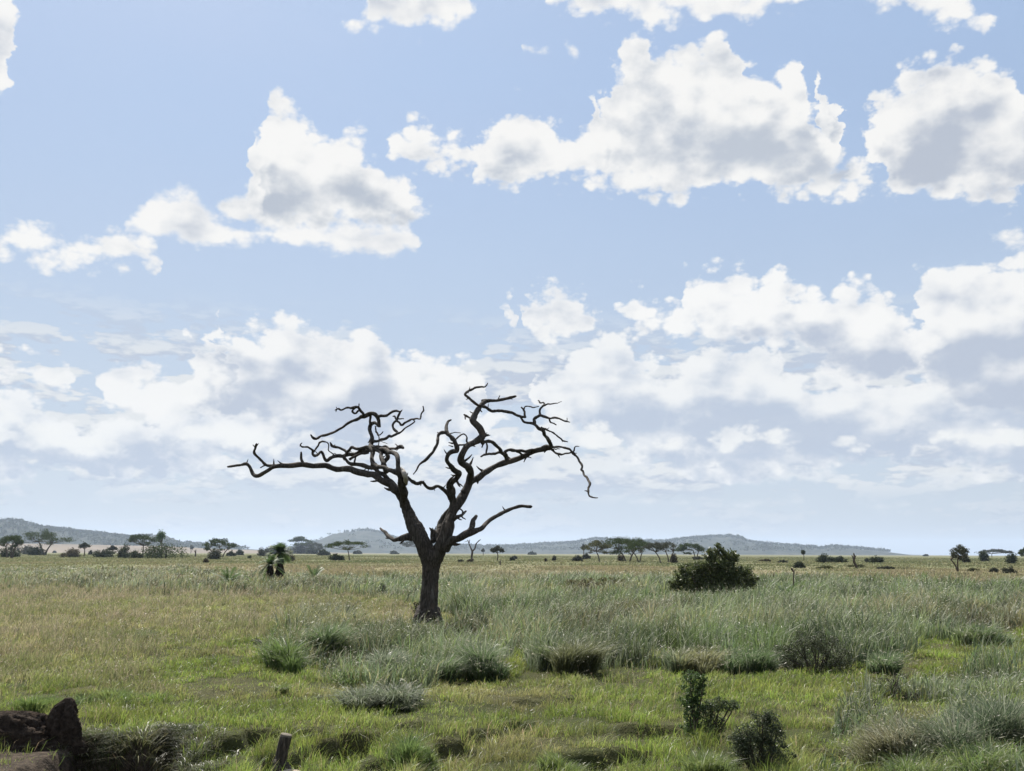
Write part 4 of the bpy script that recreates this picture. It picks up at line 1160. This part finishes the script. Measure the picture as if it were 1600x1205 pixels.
def lump(name, label, cat, px, by, prof, mat, deep=0.7, seed=1, z=None, amp=0.16, group=None):
    """prof: rows (y, x_left, x_right) in photograph pixels, foot to top"""
    p = ground(px, by, z if z is not None else 0.0); D = p[1]; s = D / FPX
    sides = 40; rows = []
    Y = np.array([q[0] for q in prof]); A = np.array([q[1] for q in prof]); B = np.array([q[2] for q in prof])
    t = np.linspace(0, len(prof) - 1, 30)
    Y = np.interp(t, range(len(prof)), Y); A = np.interp(t, range(len(prof)), A); B = np.interp(t, range(len(prof)), B)
    th = np.linspace(0, 2 * math.pi, sides, endpoint=False)
    V = []
    for y, a, b in zip(Y, A, B):
        c = at((a + b) / 2, y, D); r = (b - a) / 2 * s
        n = 1 + amp * 2 * (fbm(np.cos(th) * 2.5 + seed * 9 + 20, np.sin(th) * 2.5 + c[2] * 7 + 9, 4, seed) - 0.5)
        V.append(np.stack([c[0] + np.cos(th) * r * n, c[1] + np.sin(th) * r * n * deep, np.full(sides, c[2]) + (n - 1) * r * 0.35], -1))
    n = len(V); V = np.vstack(V + [[V[-1].mean(0) + [0, 0, 0.01]]])
    i = (np.arange(n - 1)[:, None] * sides + np.arange(sides)[None]).ravel(); j = (np.arange(n - 1)[:, None] * sides + (np.arange(sides)[None] + 1) % sides).ravel()
    F = np.stack([i, j, j + sides, i + sides], -1)
    a = np.arange(sides) + (n - 1) * sides; b = (np.arange(sides) + 1) % sides + (n - 1) * sides
    o = mesh_obj(name, V, [F, np.stack([a, b, np.full(sides, len(V) - 1)], -1)], mat, smooth=True)
    o['label'] = label; o['category'] = cat
    if group: o['group'] = group
    return o


lump('earth_mound', 'pointed lump of dark earth on the edge of the eroded bank at bottom left', 'mound', 100, 1150,
     [(1176, 68, 132), (1158, 78, 123), (1148, 80, 122), (1135, 79, 121), (1122, 82, 119), (1112, 86, 118), (1102, 92, 117), (1096, 99, 115), (1091, 103, 111)], M_earth, 0.8, 3, amp=0.6)
M_sawn = material('grey_sawn_wood')
finish(principled(mixc(noise3(objco(), 30, 5, 0.6), (0.07, 0.06, 0.05), (0.20, 0.175, 0.14)), 0.9, 0.1).outputs[0])
lump('earth_bank', 'low rough bank of crumbling dark earth at the left edge beside the pointed lump', 'bank', 20, 1150,
     [(1178, -90, 86), (1164, -88, 82), (1150, -80, 76), (1136, -74, 70), (1124, -62, 60), (1116, -45, 40), (1112, -25, 18)], M_earth, 0.35, 12, amp=0.6)
# cut post
p = ground(440, 1199); D = p[1]; s = D / FPX
st = thing('tree_stump', 'short cut stump with a pale flat sawn top leaning right at the bottom edge', 'stump', p)
c0, c1, c2 = at(436, 1206, D), at(440, 1178, D), at(447, 1150, D)
body = tube([(*c0, 11 * s), (*c1, 9 * s), (*c2, 8.6 * s)], 20, 10, 0.10, 5, tip=False)
mesh_obj('stem', *join([body, tube([(*at(430, 1188, D - .05), 5 * s), (*at(433, 1203, D - .1), 7 * s)], 10, 4, 0.25, 8), tube([(*at(447, 1194, D - .05), 4 * s), (*at(452, 1206, D - .12), 6 * s)], 10, 4, 0.25, 9)]), M_bark, st, smooth=True)
ax = (c2 - c1) / np.linalg.norm(c2 - c1)
u = np.cross(ax, [0, 1, 0]); u /= np.linalg.norm(u); w = np.cross(ax, u)
th = np.linspace(0, 2 * math.pi, 28, endpoint=False); cc = c2 + ax * 0.012
ringv = [cc + ax * dz_ + (np.cos(t) * u + np.sin(t) * w) * 8.5 * s * k for dz_, k in ((-0.02, 1.0), (0.004, 1.0), (0.008, 0.96)) for t in th] + [cc + ax * 0.008]
i = (np.arange(2)[:, None] * 28 + np.arange(28)[None]).ravel(); j = (np.arange(2)[:, None] * 28 + (np.arange(28)[None] + 1) % 28).ravel()
a = np.arange(28) + 56; b = (np.arange(28) + 1) % 28 + 56
mesh_obj('sawn_top', ringv, [np.stack([i, j, j + 28, i + 28], -1), np.stack([a, b, np.full(28, 84)], -1)], M_sawn, st)
lump('stone', 'flat pinkish stone half buried at the bottom edge below the stump', 'stone', 452, 1206, [(1220, 428, 480), (1211, 430, 476), (1206, 438, 468), (1204, 445, 462)], M_rock, 1.0, 4)
for k, (x, y, r, lb) in enumerate(((113, 1156, 4, 'pale pebble on the dark earth right under the pointed mound'), (66, 1158, 5, 'larger pale pebble left of the pointed mound foot'), (80, 1166, 3.5, 'small pale pebble between the other pebbles on the dark earth'))):
    lump('pebble', lb, 'pebble', x, y, [(y + 3, x - r, x + r), (y, x - r, x + r), (y - 2.2, x - r * .7, x + r * .7), (y - 3.2, x - r * .2, x + r * .3)], M_rock, 1.0, 6 + k, z=-0.10, group='pale pebbles on the eroded earth')


# ------------------------------------------------------------------ grass
def ppoly(x, y, poly, soft):
    return 1 - step01(sdpoly(x, y, poly), -soft, soft)


TALL = [(-60, 890), (300, 893), (420, 900), (520, 908), (800, 908), (1180, 909), (1300, 911), (1450, 916), (1660, 924), (1660, 985), (1560, 992), (1430, 1008), (1390, 1040), (1330, 1046), (1000, 1046), (830, 1048), (800, 1010), (700, 960), (560, 930), (300, 927), (-60, 915)]
CLUMP = [(412, 1015), (440, 985), (480, 970), (540, 975), (575, 1000), (640, 1010), (700, 1000), (760, 985), (800, 1010), (800, 1040), (740, 1050), (690, 1062), (650, 1095), (580, 1098), (572, 1075), (520, 1064), (450, 1058), (410, 1040)]
DRY = [(-60, 915), (300, 925), (650, 932), (640, 985), (560, 975), (430, 975), (400, 1000), (260, 1003), (210, 1030), (260, 1060), (240, 1085), (120, 1070), (-60, 1065)]
RIGHTC = [(1320, 1095), (1400, 1075), (1460, 1065), (1540, 1050), (1660, 1030), (1660, 1300), (1280, 1300), (1290, 1170)]


def zones(P):
    x, y = to_px(np.stack([P[:, 0], P[:, 1], np.zeros(len(P))], -1))
    k = (fbm(P[:, 0] * 0.5, P[:, 1] * 0.5, 3, 77) - 0.5)
    kx, ky = x + k * 60, y + k * 16
    tall = np.maximum(ppoly(kx, ky, TALL, 4), 0)
    cl = ppoly(x + k * 25, y + k * 12, CLUMP, 3)
    dry = ppoly(kx, ky, DRY, 12)
    rc = ppoly(x + k * 40, y + k * 20, RIGHTC, 6)
    bare = step01(-sdpoly(P[:, 0], P[:, 1], PIT), -0.1, 0.25) * (P[:, 1] < 30)
    return x, y, tall, cl, dry, rc, bare


def scatter(n, d0, d1, power, ang=31.5):
    """points over the ground in front of the camera; density falls as distance ** -power"""
    u = rng.uniform(0, 1, n); e = 2 - power
    r = (d0 ** e + u * (d1 ** e - d0 ** e)) ** (1 / e) if abs(e) > 1e-6 else d0 * (d1 / d0) ** u
    a = np.radians(rng.uniform(-ang, ang, n))
    return np.stack([np.sin(a) * (r + 5.0), np.cos(a) * r], -1)      # a few metres wider than the view on both sides


def clumps(n, per, d0, d1, power, rad):
    """blades in tufts: positions, outward angles, a height and a tone shared by each tuft"""
    m = n // per
    c = scatter(m, d0, d1, power)
    k = rng.integers(0, m, n)
    R_ = rad * (0.6 + 0.8 * rng.uniform(0, 1, m))
    o = rng.normal(0, 1, (n, 2)) * R_[k][:, None] * 0.5
    return c[k] + o, np.arctan2(o[:, 1], o[:, 0]) + rng.normal(0, 0.5, n), rng.uniform(0.6, 1.25, m)[k], rng.uniform(0.65, 1.3, m)[k]


def blades(P, h, w, lean, col, tipcol, curve=0.5, wind=(0.25, -0.1), ang=None):
    """tapering bent blades rooted at P"""
    n = len(P)
    z = height(P[:, 0], P[:, 1])
    base = np.stack([P[:, 0], P[:, 1], z - 0.02], -1)
    a = rng.uniform(0, 2 * math.pi, n) if ang is None else ang
    d = np.stack([np.cos(a), np.sin(a), np.zeros(n)], -1)
    f = rng.uniform(0, 2 * math.pi, n)
    sd = np.stack([np.cos(f), np.sin(f) * 0.6, np.zeros(n)], -1)
    L = lean * rng.uniform(0.2, 1.3, n)
    off = d * (h * L)[:, None] + np.array([wind[0], wind[1], 0]) * (h * rng.uniform(0.1, 0.9, n))[:, None]
    up = np.array([0, 0, 1.0])
    mid = base + off * (0.5 * (1 - curve * 0.5)) + up * (h * 0.58)[:, None]
    tip = base + off * 1.1 + up * (h * (1 - 0.35 * np.minimum(L, 1.4)))[:, None]
    s = sd * (w / 2)[:, None]
    V = np.stack([base - s, base + s, mid + s * 0.9, mid - s * 0.9, tip], 1)
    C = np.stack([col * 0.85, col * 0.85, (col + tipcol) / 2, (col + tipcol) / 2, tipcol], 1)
    o = np.arange(n)[:, None] * 5
    Q = o + np.array([[0, 1, 2, 3]]); T = o + np.array([[3, 2, 4]])
    return V.reshape(-1, 3), Q, T, C.reshape(-1, 3), tip, off


def seedheads(tip, off, ln, w, col):
    """slim pale spikelets at the ends of stalks"""
    n = len(tip)
    d = off / (np.linalg.norm(off, axis=1)[:, None] + 1e-6) * 0.9 + np.array([0, 0, 0.35]) + rng.normal(0, 0.3, (n, 3)); d /= np.linalg.norm(d, axis=1)[:, None]
    u = np.cross(d, rng.normal(0, 1, (n, 3))); u /= np.linalg.norm(u, axis=1)[:, None]
    a = tip - d * ln[:, None] * 0.5; e = tip + d * ln[:, None] * 0.5
    V = np.stack([a, tip + u * w[:, None] / 2, e, tip - u * w[:, None] / 2], 1).reshape(-1, 3)
    return V, np.arange(n * 4).reshape(-1, 4), np.repeat(col, 4, 0)


def stuff(name, label, V, Q, T, C, heads=None, mat=None):
    F = [Q, T]
    if heads is not None:
        hv, hf, hc = heads
        F = [np.vstack([Q, hf + len(V)]), T]; V = np.vstack([V, hv]); C = np.vstack([C, hc])
    o = mesh_obj(name, V, [f for f in F], mat or M_grass, col=C)
    o['kind'] = 'stuff'; o['label'] = label; o['category'] = 'grass'
    return o


def tint(n, cols, x, y, sc_, seed, spread=0.25):
    """colours chosen in patches"""
    k = fbm(x * sc_, y * sc_, 3, seed) + rng.normal(0, 0.10, n)
    k = np.clip((k - 0.3) / 0.4, 0, 0.999) * (len(cols) - 1)
    i = k.astype(int); t = (k - i)[:, None]; c = np.array(cols)
    return (c[i] * (1 - t) + c[i + 1] * t) * rng.uniform(1 - spread, 1 + spread, (n, 1))


# 1 short green turf ---------------------------------------------------------------
P, an, hf, cf = clumps(940000, 14, 9.6, 55, 1.15, 0.14)
x, y, tall, cl, dry, rc, bare = zones(P)
pr = (1 - bare * 0.85) * (1 - 0.5 * tall) * (1 - 0.5 * cl) * (1 - 0.35 * dry)
tuf = fbm(P[:, 0] * 2.6, P[:, 1] * 2.6, 3, 41)
pr *= 0.45 + 0.9 * step01(tuf, 0.36, 0.60)
k = rng.uniform(0, 1, len(P)) < pr
P, dry, tuf, x, y, bare, an, hf, cf = P[k], dry[k], tuf[k], x[k], y[k], bare[k], an[k], hf[k], cf[k]
D = np.hypot(P[:, 0], P[:, 1])
h = (0.045 + 0.16 * step01(tuf, 0.35, 0.70) * (0.6 + 0.8 * fbm(P[:, 0] * 0.7, P[:, 1] * 0.7, 2, 3)) + 0.05 * dry) * rng.uniform(0.6, 1.35, len(P))
h = h * (1 + 0.35 * step01(y, 1100, 1200) * (x > 150))
w = np.maximum(0.006, D * 0.00050) * rng.uniform(0.7, 1.3, len(P))
gr = tint(len(P), [(0.145, 0.175, 0.032), (0.095, 0.150, 0.022), (0.130, 0.190, 0.028), (0.150, 0.185, 0.036), (0.170, 0.165, 0.058)], P[:, 0], P[:, 1], 0.33, 12)
dr = tint(len(P), [(0.20, 0.16, 0.085), (0.15, 0.145, 0.055), (0.23, 0.17, 0.10)], P[:, 0], P[:, 1], 0.5, 14)
mixd = np.clip(dry * 0.38 + bare * 0.1 + 0.25 * step01(fbm(P[:, 0] * 0.9, P[:, 1] * 0.5, 3, 90), 0.58, 0.72), 0, 1)[:, None]
dead = (rng.uniform(0, 1, len(P)) < 0.10)[:, None]
c = np.where(dead, dr, gr * (1 - mixd) + dr * mixd)
c = c * (0.78 + 0.56 * step01(fbm(P[:, 0] * 0.8, P[:, 1] * 0.8, 4, 95), 0.32, 0.62))[:, None]
h = h * hf; c = c * (0.4 + 0.6 * cf)[:, None]
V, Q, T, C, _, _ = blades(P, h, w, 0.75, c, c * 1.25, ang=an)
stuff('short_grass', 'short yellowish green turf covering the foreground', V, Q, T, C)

# 2 tall blue-green grass ----------------------------------------------------------
A = clumps(590000, 26, 10.5, 46, 1.0, 0.30); B = clumps(620000, 22, 42, 150, 1.35, 0.45)
P, an, hf, cf = (np.concatenate([u_, v_]) for u_, v_ in zip(A, B))
x, y, tall, cl, dry, rc, bare = zones(P)
tuf = fbm(P[:, 0] * 0.9, P[:, 1] * 0.9, 3, 55); tu2 = fbm(P[:, 0] * 0.22, P[:, 1] * 0.22, 3, 58); tu3 = fbm(P[:, 0] * 0.4, P[:, 1] * 0.25, 3, 59)
pr = np.clip(np.maximum(tall * (0.10 + 1.2 * step01(tuf, 0.38, 0.58)) * (0.35 + 0.65 * step01(tu3, 0.35, 0.5)), np.maximum(cl * step01(tuf, 0.33, 0.48), rc * 0.55 * step01(tuf, 0.46, 0.62))), 0, 1)
k = rng.uniform(0, 1, len(P)) < pr
P, tuf, tu2, x, y, tall, cl, an, hf, cf = P[k], tuf[k], tu2[k], x[k], y[k], tall[k], cl[k], an[k], hf[k], cf[k]
D = np.hypot(P[:, 0], P[:, 1])
h = (0.22 + 0.75 * step01(tuf, 0.36, 0.66) + 0.25 * step01(tu2, 0.5, 0.7)) * rng.uniform(0.55, 1.2, len(P))
h *= np.where((rc[k] > 0.3) & (y > 1062), 0.42, 1.0)
h *= hf * np.where((cl > 0.5) & (tall < 0.5), 0.82, 0.92) * np.where((x < 700) & (tall > 0.5), 0.75, 1.0)
w = np.maximum(0.016, D * 0.00064) * rng.uniform(0.5, 1.6, len(P))
bg_ = tint(len(P), [(0.085, 0.125, 0.036), (0.062, 0.105, 0.044), (0.110, 0.145, 0.075), (0.135, 0.150, 0.058), (0.085, 0.125, 0.034), (0.120, 0.150, 0.085)], P[:, 0], P[:, 1], 0.16, 22)
yl = tint(len(P), [(0.150, 0.150, 0.060), (0.190, 0.170, 0.095)], P[:, 0], P[:, 1], 0.3, 25)
kk = (step01(fbm(P[:, 0] * 0.10, P[:, 1] * 0.10, 3, 61), 0.50, 0.64) * 0.7)[:, None] * np.ones(3)
kk = np.maximum(kk, (step01(700 - x, 0, 260) * 0.45)[:, None])
c = np.where(rng.uniform(0, 1, (len(P), 1)) < kk, yl, bg_)
c = c * ((0.55 + 0.6 * step01(fbm(P[:, 0] * 0.55, P[:, 1] * 0.4, 4, 96), 0.34, 0.60)) * cf)[:, None]
glint = rng.uniform(0, 1, len(P)) < 0.20  # share of blades whose glint is painted as a pale tip colour
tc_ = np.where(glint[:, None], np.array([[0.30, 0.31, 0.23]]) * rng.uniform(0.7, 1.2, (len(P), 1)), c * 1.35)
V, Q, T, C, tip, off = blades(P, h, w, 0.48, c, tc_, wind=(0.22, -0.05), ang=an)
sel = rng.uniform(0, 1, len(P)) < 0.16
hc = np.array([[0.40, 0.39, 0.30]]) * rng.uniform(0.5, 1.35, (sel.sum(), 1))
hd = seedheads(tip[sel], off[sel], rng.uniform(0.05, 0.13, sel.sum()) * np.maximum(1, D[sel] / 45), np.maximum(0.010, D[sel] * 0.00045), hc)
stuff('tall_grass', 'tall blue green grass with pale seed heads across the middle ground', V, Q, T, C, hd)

# 3 dry fluffy grass on the left -----------------------------------------------------
P, an, hf, cf = clumps(440000, 22, 15, 95, 1.2, 0.25)
x, y, tall, cl, dry, rc, bare = zones(P)
tuf = fbm(P[:, 0] * 1.1, P[:, 1] * 1.1, 3, 65)
some = (1 - tall) * (1 - cl) * 0.07 * (y < 1130)
pr = np.clip(dry * (0.35 + step01(tuf, 0.38, 0.6)) + some, 0, 1) * (1 - bare)
k = rng.uniform(0, 1, len(P)) < pr
P, tuf, y, x, an, hf, cf = P[k], tuf[k], y[k], x[k], an[k], hf[k], cf[k]; D = np.hypot(P[:, 0], P[:, 1])
h = (0.16 + 0.30 * step01(tuf, 0.35, 0.65)) * rng.uniform(0.6, 1.3, len(P)) * np.where(y > 1040, 0.7, 1)
w = np.maximum(0.005, D * 0.00036) * rng.uniform(0.7, 1.3, len(P))
c = tint(len(P), [(0.125, 0.145, 0.050), (0.190, 0.172, 0.085), (0.25, 0.205, 0.130), (0.105, 0.135, 0.040), (0.165, 0.170, 0.070), (0.24, 0.20, 0.12)], P[:, 0], P[:, 1], 0.28, 33)
h = h * hf; c = c * (0.35 + 0.65 * cf)[:, None]
V, Q, T, C, tip, off = blades(P, h, w, 0.55, c, c * 1.3, wind=(0.25, 0), ang=an)
sel = rng.uniform(0, 1, len(P)) < 0.35
hd = seedheads(tip[sel], off[sel], rng.uniform(0.03, 0.08, sel.sum()), np.maximum(0.008, D[sel] * 0.0004), np.array([[0.33, 0.26, 0.19]]) * rng.uniform(0.5, 1.3, (sel.sum(), 1)))
stuff('dry_grass', 'tan fluffy dry grass on the left of the middle ground', V, Q, T, C, hd)

# 4 far plain tufts ----------------------------------------------------------------
P = scatter(170000, 88, 900, 1.9)
D = np.hypot(P[:, 0], P[:, 1])
tuf = fbm(P[:, 0] / 9, P[:, 1] / 22, 3, 71)
k = rng.uniform(0, 1, len(P)) < 0.25 + step01(tuf, 0.4, 0.6); P, D, tuf = P[k], D[k], tuf[k]
h = (0.22 + 0.22 * tuf) * rng.uniform(0.5, 1.2, len(P)); w = D * 0.0011 * rng.uniform(0.5, 1.6, len(P))
c = tint(len(P), [(0.15, 0.14, 0.068), (0.185, 0.16, 0.09), (0.21, 0.174, 0.106), (0.165, 0.15, 0.076), (0.12, 0.125, 0.056)], P[:, 0] / 14, P[:, 1] / 60, 1.0, 44)
g_ = tint(len(P), [(0.075, 0.090, 0.036), (0.12, 0.125, 0.056), (0.16, 0.145, 0.075), (0.09, 0.105, 0.042)], P[:, 0] / 20, P[:, 1] / 70, 1.0, 45)
t_ = step01(D + (fbm(P[:, 0] / 30, P[:, 1] / 30, 3, 46) - 0.5) * 150, 165, 235)[:, None]
c = c * (1 - t_) + g_ * t_
V, Q, T, C, _, _ = blades(P, h, w, 0.3, c, c * 1.1)
stuff('plain_grass', 'short tan grass of the far plain', V, Q, T, C)


# grass hanging over the bank, its shade put into the dark blade colours
line = np.array([ground(px_, py_)[:2] for px_, py_ in ((128, 1140), (160, 1148), (215, 1150), (262, 1139), (300, 1146), (314, 1172), (320, 1195))])
k = rng.uniform(0, len(line) - 1.001, 16000); i_ = k.astype(int); f_ = (k - i_)[:, None]
P = line[i_] * (1 - f_) + line[i_ + 1] * f_ + rng.normal(0, 1, (16000, 2)) * np.array([0.14, 0.20]) - np.array([0, 0.02])
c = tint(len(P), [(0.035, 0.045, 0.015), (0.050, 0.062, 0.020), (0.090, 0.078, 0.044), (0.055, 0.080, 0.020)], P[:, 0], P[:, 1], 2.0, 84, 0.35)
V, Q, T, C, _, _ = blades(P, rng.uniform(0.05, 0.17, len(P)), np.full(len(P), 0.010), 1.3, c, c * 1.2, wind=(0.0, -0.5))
stuff('bank_grass', 'tangled grass coloured dark for shade, hanging over the shaded earth bank at bottom left', V, Q, T, C)


# 5 countable tussocks ---------------------------------------------------------------
def tussock(px, by, hw, top, label, n, cols, name='grass_tussock', spread=0.42, glint=0.12, heads=0.10, wind=(0.3, -0.05), wpx=0.55, lean=0.5):
    p, D = spot(px, by); s = D / FPX; H = (by - top) * s
    root = thing(name, label, 'grass tussock', p, None)
    m = max(4, int(hw / 7)); n = int(n * 0.8)
    ctr = np.stack([rng.normal(0, 0.42, m) * hw * s * (0.5 + spread), rng.normal(0, 0.30, m) * hw * s], -1); ctr[0] = 0
    sz = rng.uniform(0.45, 1.0, m); sz[0] = 1.05
    k = rng.choice(m, n, p=sz / sz.sum())
    o = rng.normal(0, 1, (n, 2)) * (hw * s * 0.13) * sz[k][:, None]
    q = p[:2] + ctr[k] + o
    an = np.arctan2(o[:, 1], o[:, 0]) + rng.normal(0, 0.4, n)
    h = H * sz[k] * rng.uniform(0.35, 1.0, n) ** 0.7
    c = tint(n, cols, q[:, 0], q[:, 1], 1.5, 5)
    g = rng.uniform(0, 1, n) < glint
    tcol = np.where(g[:, None], np.array([[0.30, 0.31, 0.23]]), c * 1.3)  # glinting light put into the colour of some tips
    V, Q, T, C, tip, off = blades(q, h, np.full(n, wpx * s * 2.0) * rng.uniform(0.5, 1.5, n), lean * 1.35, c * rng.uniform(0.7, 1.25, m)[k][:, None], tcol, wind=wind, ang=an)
    sel = rng.uniform(0, 1, n) < heads
    if sel.any():
        m = int(sel.sum())
        hv, hf, hc = seedheads(tip[sel], off[sel], rng.uniform(4, 9, m) * s, np.full(m, 0.9 * s), np.array([[0.36, 0.34, 0.25]]) * rng.uniform(0.5, 1.3, (m, 1)))
        Q = np.vstack([Q, hf + len(V)]); V = np.vstack([V, hv]); C = np.vstack([C, hc])
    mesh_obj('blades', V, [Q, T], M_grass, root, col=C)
    return root


BG = [(0.062, 0.098, 0.034), (0.074, 0.112, 0.050), (0.095, 0.130, 0.044)]
DG = [(0.090, 0.098, 0.042), (0.070, 0.080, 0.038), (0.12, 0.115, 0.055)]
GG = [(0.085, 0.130, 0.030), (0.075, 0.120, 0.035), (0.12, 0.15, 0.04)]
tussock(510, 1030, 40, 962, 'tallest dark blue green tussock with a spray of upright stalks left of the dead trunk', 3600, BG)
tussock(548, 1066, 60, 1030, 'low spreading green tussock in front of the tallest one', 2600, GG, lean=0.8)
tussock(598, 1058, 40, 1000, 'silvery blue tussock between the tallest tussock and the dead trunk', 2800, [(0.080, 0.11, 0.060), (0.10, 0.13, 0.075)], glint=0.22)
tussock(610, 1104, 52, 1052, 'silvery windblown tussock nearest the camera in the central clump', 3600, [(0.080, 0.11, 0.055), (0.11, 0.13, 0.075), (0.060, 0.08, 0.040)], glint=0.22, lean=0.9, wind=(-0.45, -0.1))
tussock(690, 1062, 50, 1005, 'leafy green tussock right below the foot of the dead trunk', 3000, BG, glint=0.3)
tussock(752, 1056, 50, 992, 'tall tussock with nodding pale heads right of the dead trunk foot', 3000, BG, glint=0.22, heads=0.2, wind=(-0.3, -0.05))
tussock(450, 1052, 48, 985, 'thin spreading tussock at the left end of the central clump', 1900, GG, wind=(-0.25, 0))
tussock(905, 1054, 42, 985, 'brownish tussock with a dark base at the near edge of the tall grass', 3000, DG)
tussock(865, 1046, 38, 985, 'grey green tussock left of the brownish dark based one', 2200, BG)
tussock(1100, 1050, 60, 1000, 'pale tipped tussock at the near edge of the tall grass above the slender sapling', 2600, [(0.14, 0.14, 0.06), (0.09, 0.12, 0.06)], heads=0.18)
tussock(1180, 1052, 55, 1000, 'grey green tussock left of the wide dark twiggy shrub', 2400, BG)
tussock(1385, 1050, 45, 1005, 'dark based tussock right of the wide dark twiggy shrub', 2400, BG)
tussock(1535, 1010, 45, 968, 'blue green tussock at the near edge of the tall grass close to the right edge', 2200, BG)
tussock(225, 1003, 16, 978, 'small grey green tussock alone on the left lawn', 500, BG)
tussock(435, 1083, 14, 1060, 'small dark green tuft left of the silvery windblown tussock', 400, GG)
tussock(1575, 1185, 62, 1062, 'tallest dark tussock at the right edge with long upright stalks', 5600, [(0.050, 0.075, 0.036), (0.065, 0.095, 0.05), (0.10, 0.12, 0.06)], glint=0.25)
tussock(1490, 1195, 66, 1098, 'dark green tussock with pale arching heads left of the right edge one', 3800, [(0.048, 0.080, 0.040), (0.07, 0.085, 0.045)], glint=0.25, heads=0.3, wind=(-0.4, -0.1))
tussock(1400, 1195, 60, 1120, 'tussock of pale windblown seed heads bending left at bottom right', 2600, [(0.10, 0.12, 0.045), (0.14, 0.13, 0.07)], glint=0.25, heads=0.22, wind=(-0.6, -0.1))
tussock(1540, 1220, 80, 1150, 'leafy bright tussock on the bottom edge at far right', 2800, GG, lean=0.9)
tussock(1420, 1225, 60, 1165, 'bright green tuft on the bottom edge left of the far right one', 2200, GG, lean=0.8)
tussock(1100, 1215, 60, 1165, 'bright green tuft on the bottom edge left of the dark tangled shrub', 2600, GG, glint=0.08, heads=0.02)
tussock(880, 1213, 60, 1172, 'bright green tuft on the bottom edge below the open lawn', 2400, GG, glint=0.05, heads=0.02)
tussock(640, 1190, 60, 1140, 'bright tuft right of the dark hollow near the stump', 2600, GG, glint=0.03, heads=0.0)
tussock(180, 1092, 70, 1065, 'bright green tuft behind the pointed earth mound', 1500, GG, glint=0.03, heads=0.0)
tussock(60, 1106, 60, 1072, 'bright green tuft at the top of the eroded bank at the left edge', 1800, GG, glint=0.03, heads=0.0)
tussock(230, 1158, 80, 1118, 'dead grass hanging over the top of the eroded bank', 1500, [(0.12, 0.10, 0.055), (0.08, 0.09, 0.03)], glint=0.0, heads=0.0, lean=1.3)
tussock(170, 1190, 60, 1150, 'grass coloured dark for shade, clinging to the face of the bank', 1100, [(0.05, 0.055, 0.025), (0.09, 0.08, 0.045)], glint=0.02, heads=0.0, lean=1.2)  # shade of the bank face painted into these blade colours
# thin bare stalks at bottom right
def stalks(px, by, tops, label):
    p, D = spot(px, by); s = D / FPX
    T = [tube([(*at(a, by, D), 0.5 * s), (*at((a + b) / 2 + 1.5, (by + t) / 2, D), 0.42 * s), (*at(b, t, D), 0.25 * s)], 5, 4, 0.1, k) for k, (a, b, t) in enumerate(tops)]
    o = mesh_obj('weed_stalks', *join(T), M_farbark, smooth=True)
    o['label'] = label; o['category'] = 'weed'
stalks(1408, 1165, [(1411, 1392, 1098), (1411, 1404, 1090), (1410, 1409, 1084), (1409, 1418, 1094), (1412, 1400, 1110)], 'thin dark leafless weed stalks fanning up left of the dark green tussock')
stalks(1370, 1130, [(1372, 1332, 1095), (1374, 1360, 1082), (1370, 1350, 1100)], 'three thin bent weed stalks in the bright grass beside the fanning ones')
stalks(1330, 1150, [(1316, 1326, 1105), (1318, 1310, 1108)], 'short pair of dark weed stalks right of the dark tangled shrub')

# ------------------------------------------------------------------ air
hz = bpy.data.meshes.new('haze')
zb, zt = -8.0, 230.0
q = 15000
hz.from_pydata([(-q, -q, zb), (q, -q, zb), (q, q, zb), (-q, q, zb), (-q, -q, zt), (q, -q, zt), (q, q, zt), (-q, q, zt)], [],
               [(3, 2, 1, 0), (4, 5, 6, 7), (0, 1, 5, 4), (1, 2, 6, 5), (2, 3, 7, 6), (3, 0, 4, 7)])
ho = bpy.data.objects.new('haze', hz); sc.collection.objects.link(ho)
ho['kind'] = 'stuff'; ho['label'] = 'pale blue air that fades the far hills'; ho['category'] = 'haze'
hm = material('air')
pv = node('ShaderNodeVolumePrincipled')
pv.inputs['Color'].default_value = (0.66, 0.80, 1.0, 1); pv.inputs['Density'].default_value = 0.00006
pv.inputs['Anisotropy'].default_value = 0.3
o_ = node('ShaderNodeOutputMaterial'); S.tree.links.new(pv.outputs[0], o_.inputs['Volume'])
hz.materials.append(hm)
